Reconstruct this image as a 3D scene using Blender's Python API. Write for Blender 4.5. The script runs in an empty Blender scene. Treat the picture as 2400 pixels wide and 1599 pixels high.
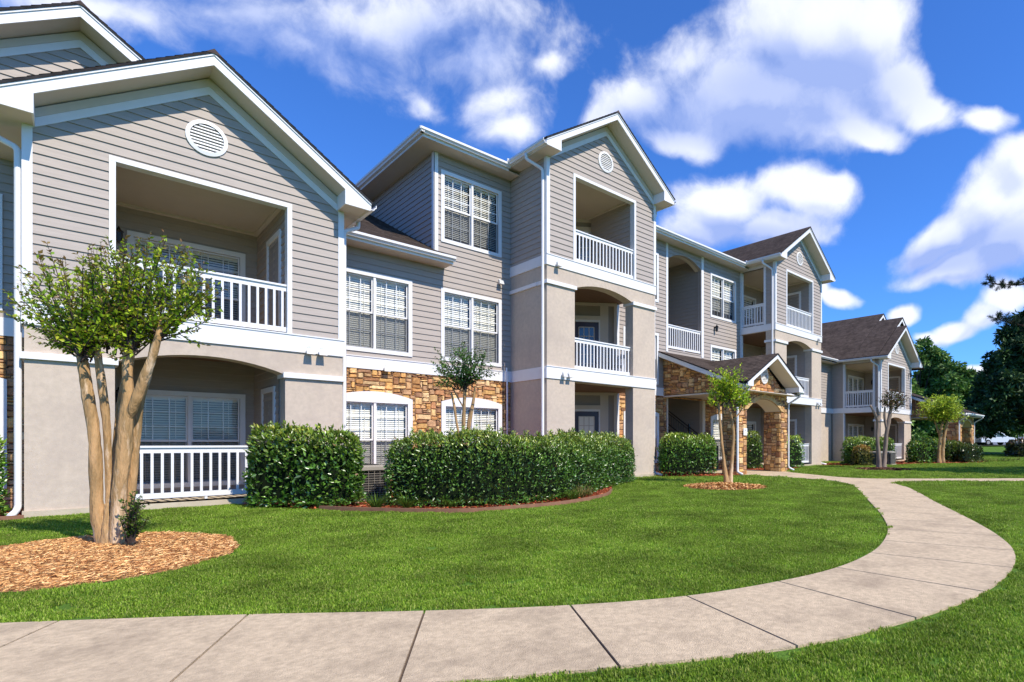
import bpy, bmesh, math, random
import numpy as np
from mathutils import Vector, Matrix, noise
from mathutils.geometry import tessellate_polygon
random.seed(7); RNG = np.random.default_rng(7)
S = bpy.context.scene
COL = S.collection
PI = math.pi
# ------------------------------------------------------------------ materials
MATS = {}
def nd(nt, t, **k):
    n = nt.nodes.new(t)
    for a, b in k.items(): setattr(n, a, b)
    return n
def lk(nt, a, b): nt.links.new(a, b)
def mat(name, col=(.5,.5,.5), rough=.6, spec=.5, var=0, vscale=3, bump=0, bscale=60, attr=False, col2=None, metal=0,
        bdist=.01, stretch=None, trans=0, mottles=None):
    m = bpy.data.materials.new(name); m.use_nodes = True; MATS[name] = m
    nt = m.node_tree; p = nt.nodes['Principled BSDF']
    p.inputs['Roughness'].default_value = rough; p.inputs['Metallic'].default_value = metal
    p.inputs['Specular IOR Level'].default_value = spec
    p.inputs['Base Color'].default_value = (*col, 1)
    tc = nd(nt, 'ShaderNodeTexCoord'); src = tc.outputs['Object']
    if name == 'grass': src = nd(nt, 'ShaderNodeNewGeometry').outputs['Position']
    if stretch:
        mp = nd(nt, 'ShaderNodeMapping'); mp.inputs['Scale'].default_value = stretch; lk(nt, src, mp.inputs[0]); src = mp.outputs[0]
    cur = None
    if attr:
        a = nd(nt, 'ShaderNodeAttribute'); a.attribute_name = 'Col'; cur = a.outputs['Color']
    if var or col2:
        nz = nd(nt, 'ShaderNodeTexNoise'); nz.inputs['Scale'].default_value = vscale; nz.inputs['Detail'].default_value = 7
        nz.inputs['Roughness'].default_value = .62; lk(nt, src, nz.inputs['Vector'])
        mr = nd(nt, 'ShaderNodeMapRange'); mr.inputs[1].default_value = .3; mr.inputs[2].default_value = .7
        lk(nt, nz.outputs['Fac'], mr.inputs[0])
        mx = nd(nt, 'ShaderNodeMix', data_type='RGBA')
        lk(nt, mr.outputs[0], mx.inputs['Factor'])
        if col2:
            mx.inputs['A'].default_value = (*col, 1); mx.inputs['B'].default_value = (*col2, 1)
        else:
            mx.inputs['A'].default_value = (*[c*(1-var) for c in col], 1); mx.inputs['B'].default_value = (*[c*(1+var) for c in col], 1)
        if cur:
            m2 = nd(nt, 'ShaderNodeMix', data_type='RGBA', blend_type='MULTIPLY'); m2.inputs['Factor'].default_value = 1
            mx.inputs['A'].default_value = (1-var,)*3+(1,); mx.inputs['B'].default_value = (1+var,)*3+(1,)
            lk(nt, cur, m2.inputs['A']); lk(nt, mx.outputs['Result'], m2.inputs['B']); cur = m2.outputs['Result']
        else: cur = mx.outputs['Result']
    if mottles:                                  # second, larger layer of worn colour: (colour, scale, low, high)
        mc, ms, lo, hi = mottles
        n3 = nd(nt, 'ShaderNodeTexNoise'); n3.inputs['Scale'].default_value = ms; n3.inputs['Detail'].default_value = 9
        n3.inputs['Roughness'].default_value = .7; lk(nt, src, n3.inputs['Vector'])
        r3 = nd(nt, 'ShaderNodeMapRange'); r3.inputs[1].default_value = lo; r3.inputs[2].default_value = hi
        lk(nt, n3.outputs['Fac'], r3.inputs[0])
        m3 = nd(nt, 'ShaderNodeMix', data_type='RGBA'); lk(nt, r3.outputs[0], m3.inputs['Factor'])
        if cur: lk(nt, cur, m3.inputs['A'])
        else: m3.inputs['A'].default_value = (*col, 1)
        m3.inputs['B'].default_value = (*mc, 1); cur = m3.outputs['Result']
    if cur: lk(nt, cur, p.inputs['Base Color'])
    if bump:
        n2 = nd(nt, 'ShaderNodeTexNoise'); n2.inputs['Scale'].default_value = bscale; n2.inputs['Detail'].default_value = 5
        lk(nt, src, n2.inputs['Vector'])
        b = nd(nt, 'ShaderNodeBump'); b.inputs['Strength'].default_value = bump; b.inputs['Distance'].default_value = bdist
        lk(nt, n2.outputs['Fac'], b.inputs['Height']); lk(nt, b.outputs[0], p.inputs['Normal'])
    if trans:                                    # leaves let light through
        out = nt.nodes['Material Output']; tr = nd(nt, 'ShaderNodeBsdfTranslucent'); ms_ = nd(nt, 'ShaderNodeMixShader')
        if cur: lk(nt, cur, tr.inputs[0])
        else: tr.inputs[0].default_value = (*col, 1)
        ms_.inputs[0].default_value = trans
        lk(nt, p.outputs[0], ms_.inputs[1]); lk(nt, tr.outputs[0], ms_.inputs[2]); lk(nt, ms_.outputs[0], out.inputs[0])
    return m
mat('siding', (.385,.33,.285), .6, .3, var=.08, vscale=2.2, bump=.25, bscale=22, bdist=.004, stretch=(1.2,1.2,14))
mat('siding_side', (.37,.322,.288), .6, .3, var=.07, vscale=2.2, bump=.2, bscale=22, bdist=.004, stretch=(1.2,1.2,14))
mat('trim', (.74,.73,.72), .45, .4, var=.03, vscale=5, bump=.1, bscale=40, bdist=.003)
mat('soffit', (.60,.53,.44), .65, .3, var=.03, vscale=3)
mat('stucco', (.54,.445,.35), .85, .2, var=.09, vscale=11, bump=.8, bscale=110, bdist=.006, mottles=((.42,.345,.285), 1.1, .45, .8))
mat('mortar', (.17,.11,.07), .95, .1, var=.2, vscale=9, bump=.5, bscale=80)
mat('stone', (.4,.2,.08), .85, .25, attr=True, var=.32, vscale=16, bump=.9, bscale=38, bdist=.014)
mat('voussoir', (.56,.36,.16), .85, .25, var=.18, vscale=7, bump=.4, bscale=50)
mat('shingle', (.075,.06,.052), .9, .15, attr=True, var=.45, vscale=5, bump=.8, bscale=60, bdist=.01, mottles=((.04,.028,.022), 1.5, .48, .8))
mat('roof_edge', (.03,.028,.03), .8, .2)
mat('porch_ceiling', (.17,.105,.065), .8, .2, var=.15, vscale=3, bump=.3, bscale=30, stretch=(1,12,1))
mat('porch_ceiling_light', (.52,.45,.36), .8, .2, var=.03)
mat('dark_room', (.05,.045,.045), .9, .1)
mat('blind', (.83,.79,.69), .55, .3)
mat('door_tan', (.30,.26,.22), .5, .4, var=.03)
mat('door_dark', (.045,.018,.02), .35, .5)
mat('black_metal', (.012,.012,.013), .4, .5)
mat('grey_metal', (.30,.30,.29), .5, .5)
mat('floodlight_metal', (.55,.55,.53), .5, .5)
mat('concrete', (.55,.43,.285), .85, .2, var=.20, vscale=22, bump=1., bscale=150, bdist=.008, mottles=((.29,.22,.15), 1.9, .47, .80))
mat('slab', (.50,.42,.31), .85, .2, var=.12, vscale=3, bump=.4, bscale=90, mottles=((.33,.25,.17), 2.2, .5, .8))
mat('joint', (.11,.08,.06), .95, .1)
mat('soil', (.045,.05,.018), .95, .1, var=.4, vscale=6, bump=.6, bscale=40)
mat('mulch_red', (.30,.07,.03), .95, .1, var=.3, vscale=30, bump=1, bscale=60, bdist=.03)
mat('mulch_straw', (.50,.27,.12), .95, .1, var=.3, vscale=25, bump=1, bscale=60, bdist=.03)
mat('chips', (.3,.1,.05), .85, .2, attr=True)
mat('edging', (.24,.12,.07), .85, .2, var=.2, vscale=8)
mat('grass', (.05,.12,.01), .6, .2, attr=True, trans=.42, var=.42, vscale=1.3, mottles=((.26,.27,.06), .9, .60, .95))
mat('leaf_hedge', (.03,.08,.015), .28, .7, attr=True, trans=.22)
mat('leaf_tree', (.05,.12,.02), .40, .45, attr=True, trans=.45)
mat('leaf_far', (.03,.06,.018), .6, .3, attr=True, trans=.2)
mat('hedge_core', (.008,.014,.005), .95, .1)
mat('bark', (.54,.325,.15), .8, .2, col2=(.25,.16,.065), vscale=5, bump=1., bscale=13, bdist=.03, stretch=(2.2,2.2,.4),
    mottles=((.68,.49,.31), 2.6, .52, .61))
mat('bark_grey', (.25,.19,.14), .8, .2, var=.25, vscale=8, bump=.5, bscale=20, stretch=(1,1,.3))
mat('bark_dark', (.07,.05,.04), .9, .1, var=.3, vscale=8, bump=.6, bscale=12)
mat('cabinet', (.30,.27,.22), .5, .5, var=.05)
mat('coil', (.02,.018,.016), .6, .4)
mat('car_white', (.72,.75,.80), .25, .6)
mat('car_glass', (.03,.05,.07), .08, .8)
mat('rubber', (.015,.015,.016), .8, .2)
mat('asphalt', (.06,.06,.062), .9, .2, var=.15, vscale=5, bump=.4, bscale=150)
mat('far_wall', (.25,.27,.34), .8, .2, var=.05)
mat('plaque', (.80,.80,.78), .4, .4)
mat('print_grey', (.12,.14,.15), .6, .3)
# ground far from the camera reads as mown grass
def ground_mat():
    m = mat('ground', (.07,.15,.016), .9, .15, col2=(.11,.21,.025), vscale=1.4, bump=.8, bscale=45, bdist=.04,
            mottles=((.055,.11,.014), .35, .5, .75))
    return m
ground_mat()
def glass(name, tint, fac, dark=0):
    m = bpy.data.materials.new(name); m.use_nodes = True; MATS[name] = m; nt = m.node_tree
    nt.nodes.clear(); o = nd(nt, 'ShaderNodeOutputMaterial')
    t = nd(nt, 'ShaderNodeBsdfTransparent'); t.inputs[0].default_value = (*tint, 1)
    g = nd(nt, 'ShaderNodeBsdfGlossy'); g.inputs['Roughness'].default_value = .03; g.inputs[0].default_value = (.9,.95,1,1)
    nz = nd(nt, 'ShaderNodeTexNoise'); nz.inputs['Scale'].default_value = 1.3; tcn = nd(nt, 'ShaderNodeTexCoord')
    lk(nt, tcn.outputs['Object'], nz.inputs['Vector'])
    bp = nd(nt, 'ShaderNodeBump'); bp.inputs['Strength'].default_value = .12; bp.inputs['Distance'].default_value = .02
    lk(nt, nz.outputs['Fac'], bp.inputs['Height']); lk(nt, bp.outputs[0], g.inputs['Normal'])
    ge = nd(nt, 'ShaderNodeNewGeometry'); dt = nd(nt, 'ShaderNodeVectorMath', operation='DOT_PRODUCT')
    lk(nt, ge.outputs['Normal'], dt.inputs[0]); lk(nt, ge.outputs['Incoming'], dt.inputs[1])
    ab = nd(nt, 'ShaderNodeMath', operation='ABSOLUTE'); lk(nt, dt.outputs['Value'], ab.inputs[0])
    om = nd(nt, 'ShaderNodeMath', operation='SUBTRACT'); om.inputs[0].default_value = 1; lk(nt, ab.outputs[0], om.inputs[1])
    pw = nd(nt, 'ShaderNodeMath', operation='POWER'); pw.inputs[1].default_value = 4; lk(nt, om.outputs[0], pw.inputs[0])
    a = nd(nt, 'ShaderNodeMath', operation='MULTIPLY_ADD', use_clamp=True); a.inputs[1].default_value = .9; a.inputs[2].default_value = fac
    lk(nt, pw.outputs[0], a.inputs[0])
    mx = nd(nt, 'ShaderNodeMixShader'); lk(nt, a.outputs[0], mx.inputs[0]); lk(nt, t.outputs[0], mx.inputs[1]); lk(nt, g.outputs[0], mx.inputs[2])
    lk(nt, mx.outputs[0], o.inputs[0]); return m
glass('glass', (.95,.97,.97), .035)
def screen_mat():
    m = bpy.data.materials.new('insect_screen'); m.use_nodes = True; MATS['screen'] = m; nt = m.node_tree; nt.nodes.clear()
    o = nd(nt, 'ShaderNodeOutputMaterial'); t = nd(nt, 'ShaderNodeBsdfTransparent'); d = nd(nt, 'ShaderNodeBsdfDiffuse')
    d.inputs[0].default_value = (.07,.075,.08,1); mx = nd(nt, 'ShaderNodeMixShader'); mx.inputs[0].default_value = .45
    lk(nt, t.outputs[0], mx.inputs[1]); lk(nt, d.outputs[0], mx.inputs[2]); lk(nt, mx.outputs[0], o.inputs[0])
screen_mat()
# ------------------------------------------------------------------ object helpers
def tag(o, label=None, cat=None, group=None, kind=None):
    if label: o['label'] = label
    if cat: o['category'] = cat
    if group: o['group'] = group
    if kind: o['kind'] = kind
    return o
def thing(name, loc, label, cat, group=None, rz=0):
    o = bpy.data.objects.new(name, None); COL.objects.link(o); o.location = loc; o.rotation_euler = (0,0,rz); o.empty_display_size = .3
    return tag(o, label, cat, group)
def org(parent):
    v = Vector((0,0,0))
    while parent: v = v + parent.location; parent = parent.parent
    return v
class MB:
    def __init__(s): s.v = []; s.f = []; s.c = []; s.cur = None
    def add(s, vs, fs):
        b = len(s.v); s.v += [tuple(p) for p in vs]; s.f += [tuple(b+i for i in f) for f in fs]
        if s.cur is not None: s.c += [s.cur]*len(fs)
        return s
    def quad(s, a, b, c, d): return s.add([a,b,c,d], [(0,1,2,3)])
    def box(s, x0, x1, y0, y1, z0, z1):
        return s.add([(x,y,z) for z in (z0,z1) for y in (y0,y1) for x in (x0,x1)],
                     [(0,2,3,1),(4,5,7,6),(0,1,5,4),(2,6,7,3),(0,4,6,2),(1,3,7,5)])
    def hexa(s, P): return s.add(P, [(0,3,2,1),(4,5,6,7),(0,1,5,4),(1,2,6,5),(2,3,7,6),(3,0,4,7)])
    def prism(s, poly, off):
        """poly: list of 3D points, off: vector"""
        n = len(poly); off = Vector(off); P = [Vector(p) for p in poly]
        tri = tessellate_polygon([P])
        s.add(P, [tuple(t) for t in tri]); s.add([p+off for p in P], [tuple(reversed(t)) for t in tri])
        for i in range(n):
            j = (i+1) % n; s.quad(P[i], P[j], P[j]+off, P[i]+off)
        return s
    def tube(s, pts, rad, n=8, cap=True, knot=0):
        pts = [Vector(p) for p in pts]
        if not hasattr(rad, '__len__'): rad = [rad]*len(pts)
        b = len(s.v); ref = None
        for i, p in enumerate(pts):
            d = (pts[min(i+1,len(pts)-1)] - pts[max(i-1,0)])
            d = d.normalized() if d.length > 1e-9 else Vector((0,0,1))
            if ref is None:
                ref = Vector((0,0,1)) if abs(d.z) < .9 else Vector((1,0,0))
            u = (ref - d*ref.dot(d)).normalized(); w = d.cross(u); ref = u
            for k in range(n):
                a = 2*PI*k/n; q = 1
                if knot:
                    o = p + (u*math.cos(a)+w*math.sin(a))*rad[i]; q = 1+knot*(noise.noise(Vector((o.x*9,o.y*9,o.z*2.2)))+.6*noise.noise(Vector((o.x*22,o.y*22,o.z*7))))
                s.v.append(tuple(p + (u*math.cos(a)+w*math.sin(a))*rad[i]*q))
        nf = 0
        for i in range(len(pts)-1):
            for k in range(n):
                s.f.append((b+i*n+k, b+i*n+(k+1)%n, b+(i+1)*n+(k+1)%n, b+(i+1)*n+k)); nf += 1
        if cap:
            s.f.append(tuple(b+k for k in range(n))[::-1]); e = b+(len(pts)-1)*n; s.f.append(tuple(e+k for k in range(n))); nf += 2
        if s.cur is not None: s.c += [s.cur]*nf
        return s
    def build(s, name, m, parent=None, smooth=False, **t):
        o_ = org(parent)
        me = bpy.data.meshes.new(name)
        me.from_pydata([(x-o_.x, y-o_.y, z-o_.z) for x,y,z in s.v], [], s.f)
        me.materials.append(MATS[m])
        if s.c:
            at = me.color_attributes.new('Col', 'FLOAT_COLOR', 'CORNER')
            arr = np.ones((len(me.loops), 4), dtype=np.float32); k = 0
            for f, c in zip(s.f, s.c): arr[k:k+len(f), :3] = c; k += len(f)
            at.data.foreach_set('color', arr.ravel())
        if smooth: me.polygons.foreach_set('use_smooth', [True]*len(me.polygons))
        me.update()
        o = bpy.data.objects.new(name, me); COL.objects.link(o)
        if parent: o.parent = parent
        return tag(o, **t)
# a wall frame: point(u, v, n) = origin + u*U + v*Z + n*N
class Fr:
    def __init__(s, O, U, N, V=(0,0,1)): s.O, s.U, s.N, s.V = Vector(O), Vector(U).normalized(), Vector(N).normalized(), Vector(V).normalized()
    def p(s, u, v, n=0): return s.O + s.U*u + s.V*v + s.N*n
def front(Y): return Fr((0,Y,0), (1,0,0), (0,-1,0))
def left(X): return Fr((X,0,0), (0,1,0), (-1,0,0))
def right(X): return Fr((X,0,0), (0,1,0), (1,0,0))
def fbox(mb, F, u0, u1, v0, v1, n0, n1):
    mb.hexa([F.p(u0,v0,n1), F.p(u1,v0,n1), F.p(u1,v1,n1), F.p(u0,v1,n1), F.p(u0,v0,n0), F.p(u1,v0,n0), F.p(u1,v1,n0), F.p(u0,v1,n0)]); return mb
def rect(a, b, c, d): return [(a,c),(b,c),(b,d),(a,d)]
def tess(outer, holes):
    loops = [[Vector((x,y,0)) for x,y in outer]] + [[Vector((x,y,0)) for x,y in h] for h in holes]
    pts = [p for l in loops for p in l]; return pts, tessellate_polygon(loops)
def panel(mb, F, outer, holes=(), n0=-.12, n1=0):
    pts, tri = tess(outer, holes)
    mb.add([F.p(p.x,p.y,n1) for p in pts], [tuple(t) for t in tri]); mb.add([F.p(p.x,p.y,n0) for p in pts], [tuple(t) for t in tri])
    for l in [outer]+list(holes):
        for i in range(len(l)):
            a, b = l[i], l[(i+1)%len(l)]
            mb.quad(F.p(*a,n0), F.p(*b,n0), F.p(*b,n1), F.p(*a,n1))
    return mb
def lap(mb, F, outer, holes=(), reveal=.15, lip=.018, v0=0., base=.002, colf=None):
    """overlapping boards (or shingle courses) as real geometry"""
    pts, tri = tess(outer, holes)
    bm = bmesh.new(); vs = [bm.verts.new((p.x,p.y,0)) for p in pts]
    for t in tri:
        try: bm.faces.new([vs[i] for i in t])
        except ValueError: pass
    lo = min(p.y for p in pts); hi = max(p.y for p in pts)
    k = math.floor((lo-v0)/reveal)
    while v0+k*reveal < hi-1e-6:
        a = v0+k*reveal; b = a+reveal; c = bm.copy()
        for co, no in (((0,a,0),(0,-1,0)), ((0,b,0),(0,1,0))):
            g = c.verts[:]+c.edges[:]+c.faces[:]
            bmesh.ops.bisect_plane(c, geom=g, dist=1e-5, plane_co=co, plane_no=no, clear_outer=True)
        if c.faces:
            c.verts.index_update()
            f = lambda y: base + lip*(1-(y-a)/reveal)
            if colf: mb.cur = colf(k)
            mb.add([F.p(v.co.x, v.co.y, f(v.co.y)) for v in c.verts], [tuple(v.index for v in q.verts) for q in c.faces])
            for e in c.edges:
                if e.is_boundary and all(abs(v.co.y-a) < 1e-4 for v in e.verts):
                    p, q = e.verts; mb.quad(F.p(p.co.x,a,-.001), F.p(q.co.x,a,-.001), F.p(q.co.x,a,base+lip), F.p(p.co.x,a,base+lip))
        c.free(); k += 1
    bm.free(); return mb
def in_poly(x, y, P):
    r = False; j = len(P)-1
    for i in range(len(P)):
        if (P[i][1] > y) != (P[j][1] > y) and x < (P[j][0]-P[i][0])*(y-P[i][1])/(P[j][1]-P[i][1])+P[i][0]: r = not r
        j = i
    return r
STONES = [(.60,.32,.11),(.64,.37,.13),(.50,.25,.09),(.42,.20,.09),(.66,.42,.18),(.32,.17,.09),(.57,.33,.15),(.50,.29,.15),(.68,.46,.23)]
def stone_wall(mb, F, outer, holes=(), cell=.047, seed=1, depth=.035):
    """ashlar veneer: every stone is a rough pillow of its own"""
    r = random.Random(seed)
    us = [p[0] for p in outer]; vs = [p[1] for p in outer]
    u0, u1, v0, v1 = min(us), max(us), min(vs), max(vs)
    nu = max(1, round((u1-u0)/cell)); nv = max(1, round((v1-v0)/cell)); cu = (u1-u0)/nu; cv = (v1-v0)/nv
    free = [[in_poly(u0+(i+.5)*cu, v0+(j+.5)*cv, outer) and not any(in_poly(u0+(i+.5)*cu, v0+(j+.5)*cv, h) for h in holes)
             for j in range(nv)] for i in range(nu)]
    for j in range(nv):
        for i in range(nu):
            if not free[i][j]: continue
            k = r.random()
            w, h = (r.choice((3,4,5,6,7,8)), r.choice((1,1,2,2,3))) if k < .8 else (r.choice((3,4,5)), r.choice((3,4)))
            if cell > .06: w = max(2, w//2+1)
            ww = 0
            while ww < w and i+ww < nu and free[i+ww][j]: ww += 1
            hh = 1
            while hh < h and j+hh < nv and all(free[i+q][j+hh] for q in range(ww)): hh += 1
            for q in range(ww):
                for t in range(hh): free[i+q][j+t] = False
            g = .005+.003*r.random(); a, b, c, d = u0+i*cu+g, u0+(i+ww)*cu-g, v0+j*cv+g, v0+(j+hh)*cv-g
            z = depth*(.55+.6*r.random()); col = r.choice(STONES); s_ = .75+.5*r.random(); mb.cur = tuple(x*s_ for x in col)
            NU = 4 if ww > 2 else 3; NV = 4 if hh > 1 else 3; P = []
            tu, tv = r.uniform(-.010,.010), r.uniform(-.012,.012)
            for y in range(NV+1):
                for x in range(NU+1):
                    fx, fy = x/NU, y/NV; edge = x in (0,NU) or y in (0,NV)
                    jx, jy = r.uniform(-.006,.006), r.uniform(-.005,.005)
                    if edge: n = 0
                    else:
                        fx = fx + (.5-fx)*-.55; fy = fy + (.5-fy)*-.55
                        n = z + r.uniform(-.006,.006) + tu*(fx-.5) + tv*(fy-.5)
                    P.append(F.p(a+(b-a)*fx+jx, c+(d-c)*fy+jy, n))
            mb.add(P, [(y*(NU+1)+x, y*(NU+1)+x+1, (y+1)*(NU+1)+x+1, (y+1)*(NU+1)+x) for y in range(NV) for x in range(NU)])
    return mb
# ------------------------------------------------------------------ building kit
def arch_pts(u0, u1, vs, rise, n=14):
    """points along a segmental arch from (u1,vs) back to (u0,vs)"""
    c = (u0+u1)/2; h = (u1-u0)/2; R = (h*h+rise*rise)/(2*rise); cy = vs+rise-R; a = math.asin(min(1, h/R))
    return [(c+R*math.sin(a-2*a*i/n), cy+R*math.cos(a-2*a*i/n)) for i in range(n+1)]
def window(par, F, u0, u1, v0, v1, arch=0, units=2, cols=3, rt=3, rb=2, blind=1., trim=.095, meet=.5, n=0., screen=True, simple=False, room=.35, trimmat='trim', slat=.9):
    w = bpy.data.objects.new('window', None); COL.objects.link(w); w.parent = par
    base = F.p((u0+u1)/2, v0, n); w.location = base - org(par)
    fr = MB(); t = trim; iu0, iu1, iv0, iv1 = u0+t, u1-t, v0+t, v1-t
    if arch:
        top = arch_pts(u0, u1, v1, arch)
        poly = [(u0,v1-t),(u1,v1-t)] + top
        fr.prism([F.p(a,b,n) for a,b in poly], F.N*.035)
    else: fbox(fr, F, u0, u1, v1-t, v1, n, n+.035)
    fbox(fr, F, u0, u1, v0, v0+t, n, n+.037)
    fbox(fr, F, u0, u0+t, v0+t, v1-t, n, n+.034); fbox(fr, F, u1-t, u1, v0+t, v1-t, n, n+.034)
    W = iu1-iu0; mw = .055; uw = (W-mw*(units-1))/units; vm = iv0+(iv1-iv0)*meet
    gl = MB(); sc = MB(); bl = MB(); rm = MB(); gd = MB()
    for q in range(units):
        a = iu0+q*(uw+mw); b = a+uw
        if q: fbox(fr, F, a-mw, a, iv0, iv1, n-.05, n+.02)
        f = .032
        for (c, d, nn) in ((vm-f/2, iv1, -.03), (iv0, vm+f/2, -.055)):
            fbox(fr, F, a, a+f, c, d, n+nn-.025, n+nn); fbox(fr, F, b-f, b, c, d, n+nn-.025, n+nn)
            fbox(fr, F, a+f, b-f, d-f, d, n+nn-.025, n+nn); fbox(fr, F, a+f, b-f, c, c+f*1.3, n+nn-.025, n+nn)
        gl.quad(F.p(a,vm,n-.042), F.p(b,vm,n-.042), F.p(b,iv1,n-.042), F.p(a,iv1,n-.042))
        gl.quad(F.p(a,iv0,n-.068), F.p(b,iv0,n-.068), F.p(b,vm,n-.068), F.p(a,vm,n-.068))
        if screen: sc.quad(F.p(a+.01,iv0+.01,n-.05), F.p(b-.01,iv0+.01,n-.05), F.p(b-.01,vm,n-.05), F.p(a+.01,vm,n-.05))
        g = .009
        for c in range(1, cols):
            x = a+f+(uw-2*f)*c/cols
            fbox(gd, F, x-g, x+g, vm, iv1-f, n-.052, n-.0425); fbox(gd, F, x-g, x+g, iv0+f, vm, n-.078, n-.0685)
        for k in range(1, rt):
            y = vm+(iv1-f-vm)*k/rt; fbox(gd, F, a+f, b-f, y-g, y+g, n-.0515, n-.0426)
        for k in range(1, rb):
            y = iv0+(vm-iv0)*k/rb; fbox(gd, F, a+f, b-f, y-g, y+g, n-.0775, n-.0686)
        if blind > 0:
            bot = iv1-(iv1-iv0)*blind; y = iv1-.01; st = .05 if not simple else .1
            fbox(bl, F, a+.02, b-.02, iv1-.06, iv1-.005, n-.16, n-.11)
            while y > bot:
                bl.quad(F.p(a+.025,y,n-.142), F.p(b-.025,y,n-.142), F.p(b-.025,y-st*slat,n-.118), F.p(a+.025,y-st*slat,n-.118)); y -= st
            for x in (a+uw*.22, a+uw*.78): fbox(bl, F, x-.006, x+.006, bot, iv1-.05, n-.108, n-.104)
    R = room
    for c in ([F.p(iu0-.02,iv0-.02,n-R), F.p(iu1+.02,iv0-.02,n-R), F.p(iu1+.02,iv1+.02,n-R), F.p(iu0-.02,iv1+.02,n-R)],
              [F.p(iu0-.01,iv0-.01,n-.09), F.p(iu1+.01,iv0-.01,n-.09), F.p(iu1+.01,iv0-.01,n-R), F.p(iu0-.01,iv0-.01,n-R)],
              [F.p(iu0-.01,iv1+.01,n-.09), F.p(iu1+.01,iv1+.01,n-.09), F.p(iu1+.01,iv1+.01,n-R), F.p(iu0-.01,iv1+.01,n-R)],
              [F.p(iu0-.015,iv0,n-.09), F.p(iu0-.015,iv1,n-.09), F.p(iu0-.015,iv1,n-R), F.p(iu0-.015,iv0,n-R)],
              [F.p(iu1+.015,iv0,n-.09), F.p(iu1+.015,iv1,n-.09), F.p(iu1+.015,iv1,n-R), F.p(iu1+.015,iv0,n-R)]): rm.quad(*c)
    fr.build('frame', trimmat, w); gd.build('glazing_bar', 'trim', w); gl.build('pane', 'glass', w); rm.build('room_lining', 'dark_room', w)
    if screen: sc.build('insect_screen', 'screen', w)
    if blind > 0: bl.build('blind', 'blind', w)
    return w
def hole(u0, u1, v0, v1, t=.08): return rect(u0+t, u1-t, v0+t, v1-t)
def railing(par, F, u0, u1, v0, h=.94, n=0., step=.127, gap=.05):
    r = MB()
    fbox(r, F, u0, u1, v0+h-.035, v0+h, n-.055, n+.03); fbox(r, F, u0, u1, v0+h-.052, v0+h-.035, n-.04, n+.012)
    fbox(r, F, u0, u1, v0+h-.125, v0+h-.052, n-.03, n+.004)
    o = r.build('railing', 'trim', par); r = MB(); fbox(r, F, u0, u1, v0+gap, v0+gap+.09, n-.03, n+.004)
    k = max(1, int((u1-u0)/.9))
    for i in range(1, k): fbox(r, F, u0+(u1-u0)*i/k-.02, u0+(u1-u0)*i/k+.02, v0, v0+gap, n-.028, n-.002)
    r.build('bottom_rail', 'trim', o)
    b = MB(); m = int((u1-u0)/step); s = (u1-u0)/m
    for i in range(m): fbox(b, F, u0+(i+.5)*s-.019, u0+(i+.5)*s+.019, v0+gap+.09, v0+h-.125, n-.032, n+.006)
    b.build('balusters', 'trim', o); return o
def door(par, F, u0, u1, v0, v1, m='door_tan', lites=False, n=0.):
    """flush entry door with its casing"""
    d = MB(); fbox(d, F, u0, u1, v0, v1, n-.04, n+.012)
    o = d.build('door', m, par)
    c = MB(); t = .10
    fbox(c, F, u0-t, u0, v0, v1, n, n+.04); fbox(c, F, u1, u1+t, v0, v1, n, n+.04); fbox(c, F, u0-t, u1+t, v1, v1+t, n, n+.042)
    c.build('casing', 'trim', o)
    if lites:
        g = MB(); a, b, cc, dd = u0+.16, u1-.16, v0+.35, v1-.18
        fbox(g, F, a, b, cc, dd, n+.012, n+.018); g.build('door_glass', 'blind' if lites == 2 else 'car_glass', o)
        g = MB()
        for q in range(4): x = a+(b-a)*q/3; fbox(g, F, x-.014, x+.014, cc, dd, n+.018, n+.03)
        for q in range(6): y = cc+(dd-cc)*q/5; fbox(g, F, a, b, y-.012, y+.012, n+.018, n+.029)
        g.build('glazing_bar', 'soffit', o)
    else:
        g = MB()
        for (a, b, cc, dd) in ((.12,.42,.2,.8),(.55,.88,.2,.8),(.12,.42,1.0,1.85),(.55,.88,1.0,1.85)):
            s = (u1-u0); fbox(g, F, u0+a*s, u0+b*s, v0+cc, v0+dd, n+.012, n+.02)
        g.build('door_panel', m, o)
    h = MB(); h.tube([F.p(u0+.08,v0+1.15,n+.012), F.p(u0+.08,v0+1.15,n+.03)], .022, 8); h.build('deadbolt', 'grey_metal', o)
    h = MB(); h.tube([F.p(u0+.08,v0+1.0,n+.01), F.p(u0+.08,v0+1.0,n+.06), F.p(u0+.17,v0+1.0,n+.065)], .012, 6)
    h.build('handle', 'grey_metal', o); return o
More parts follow.
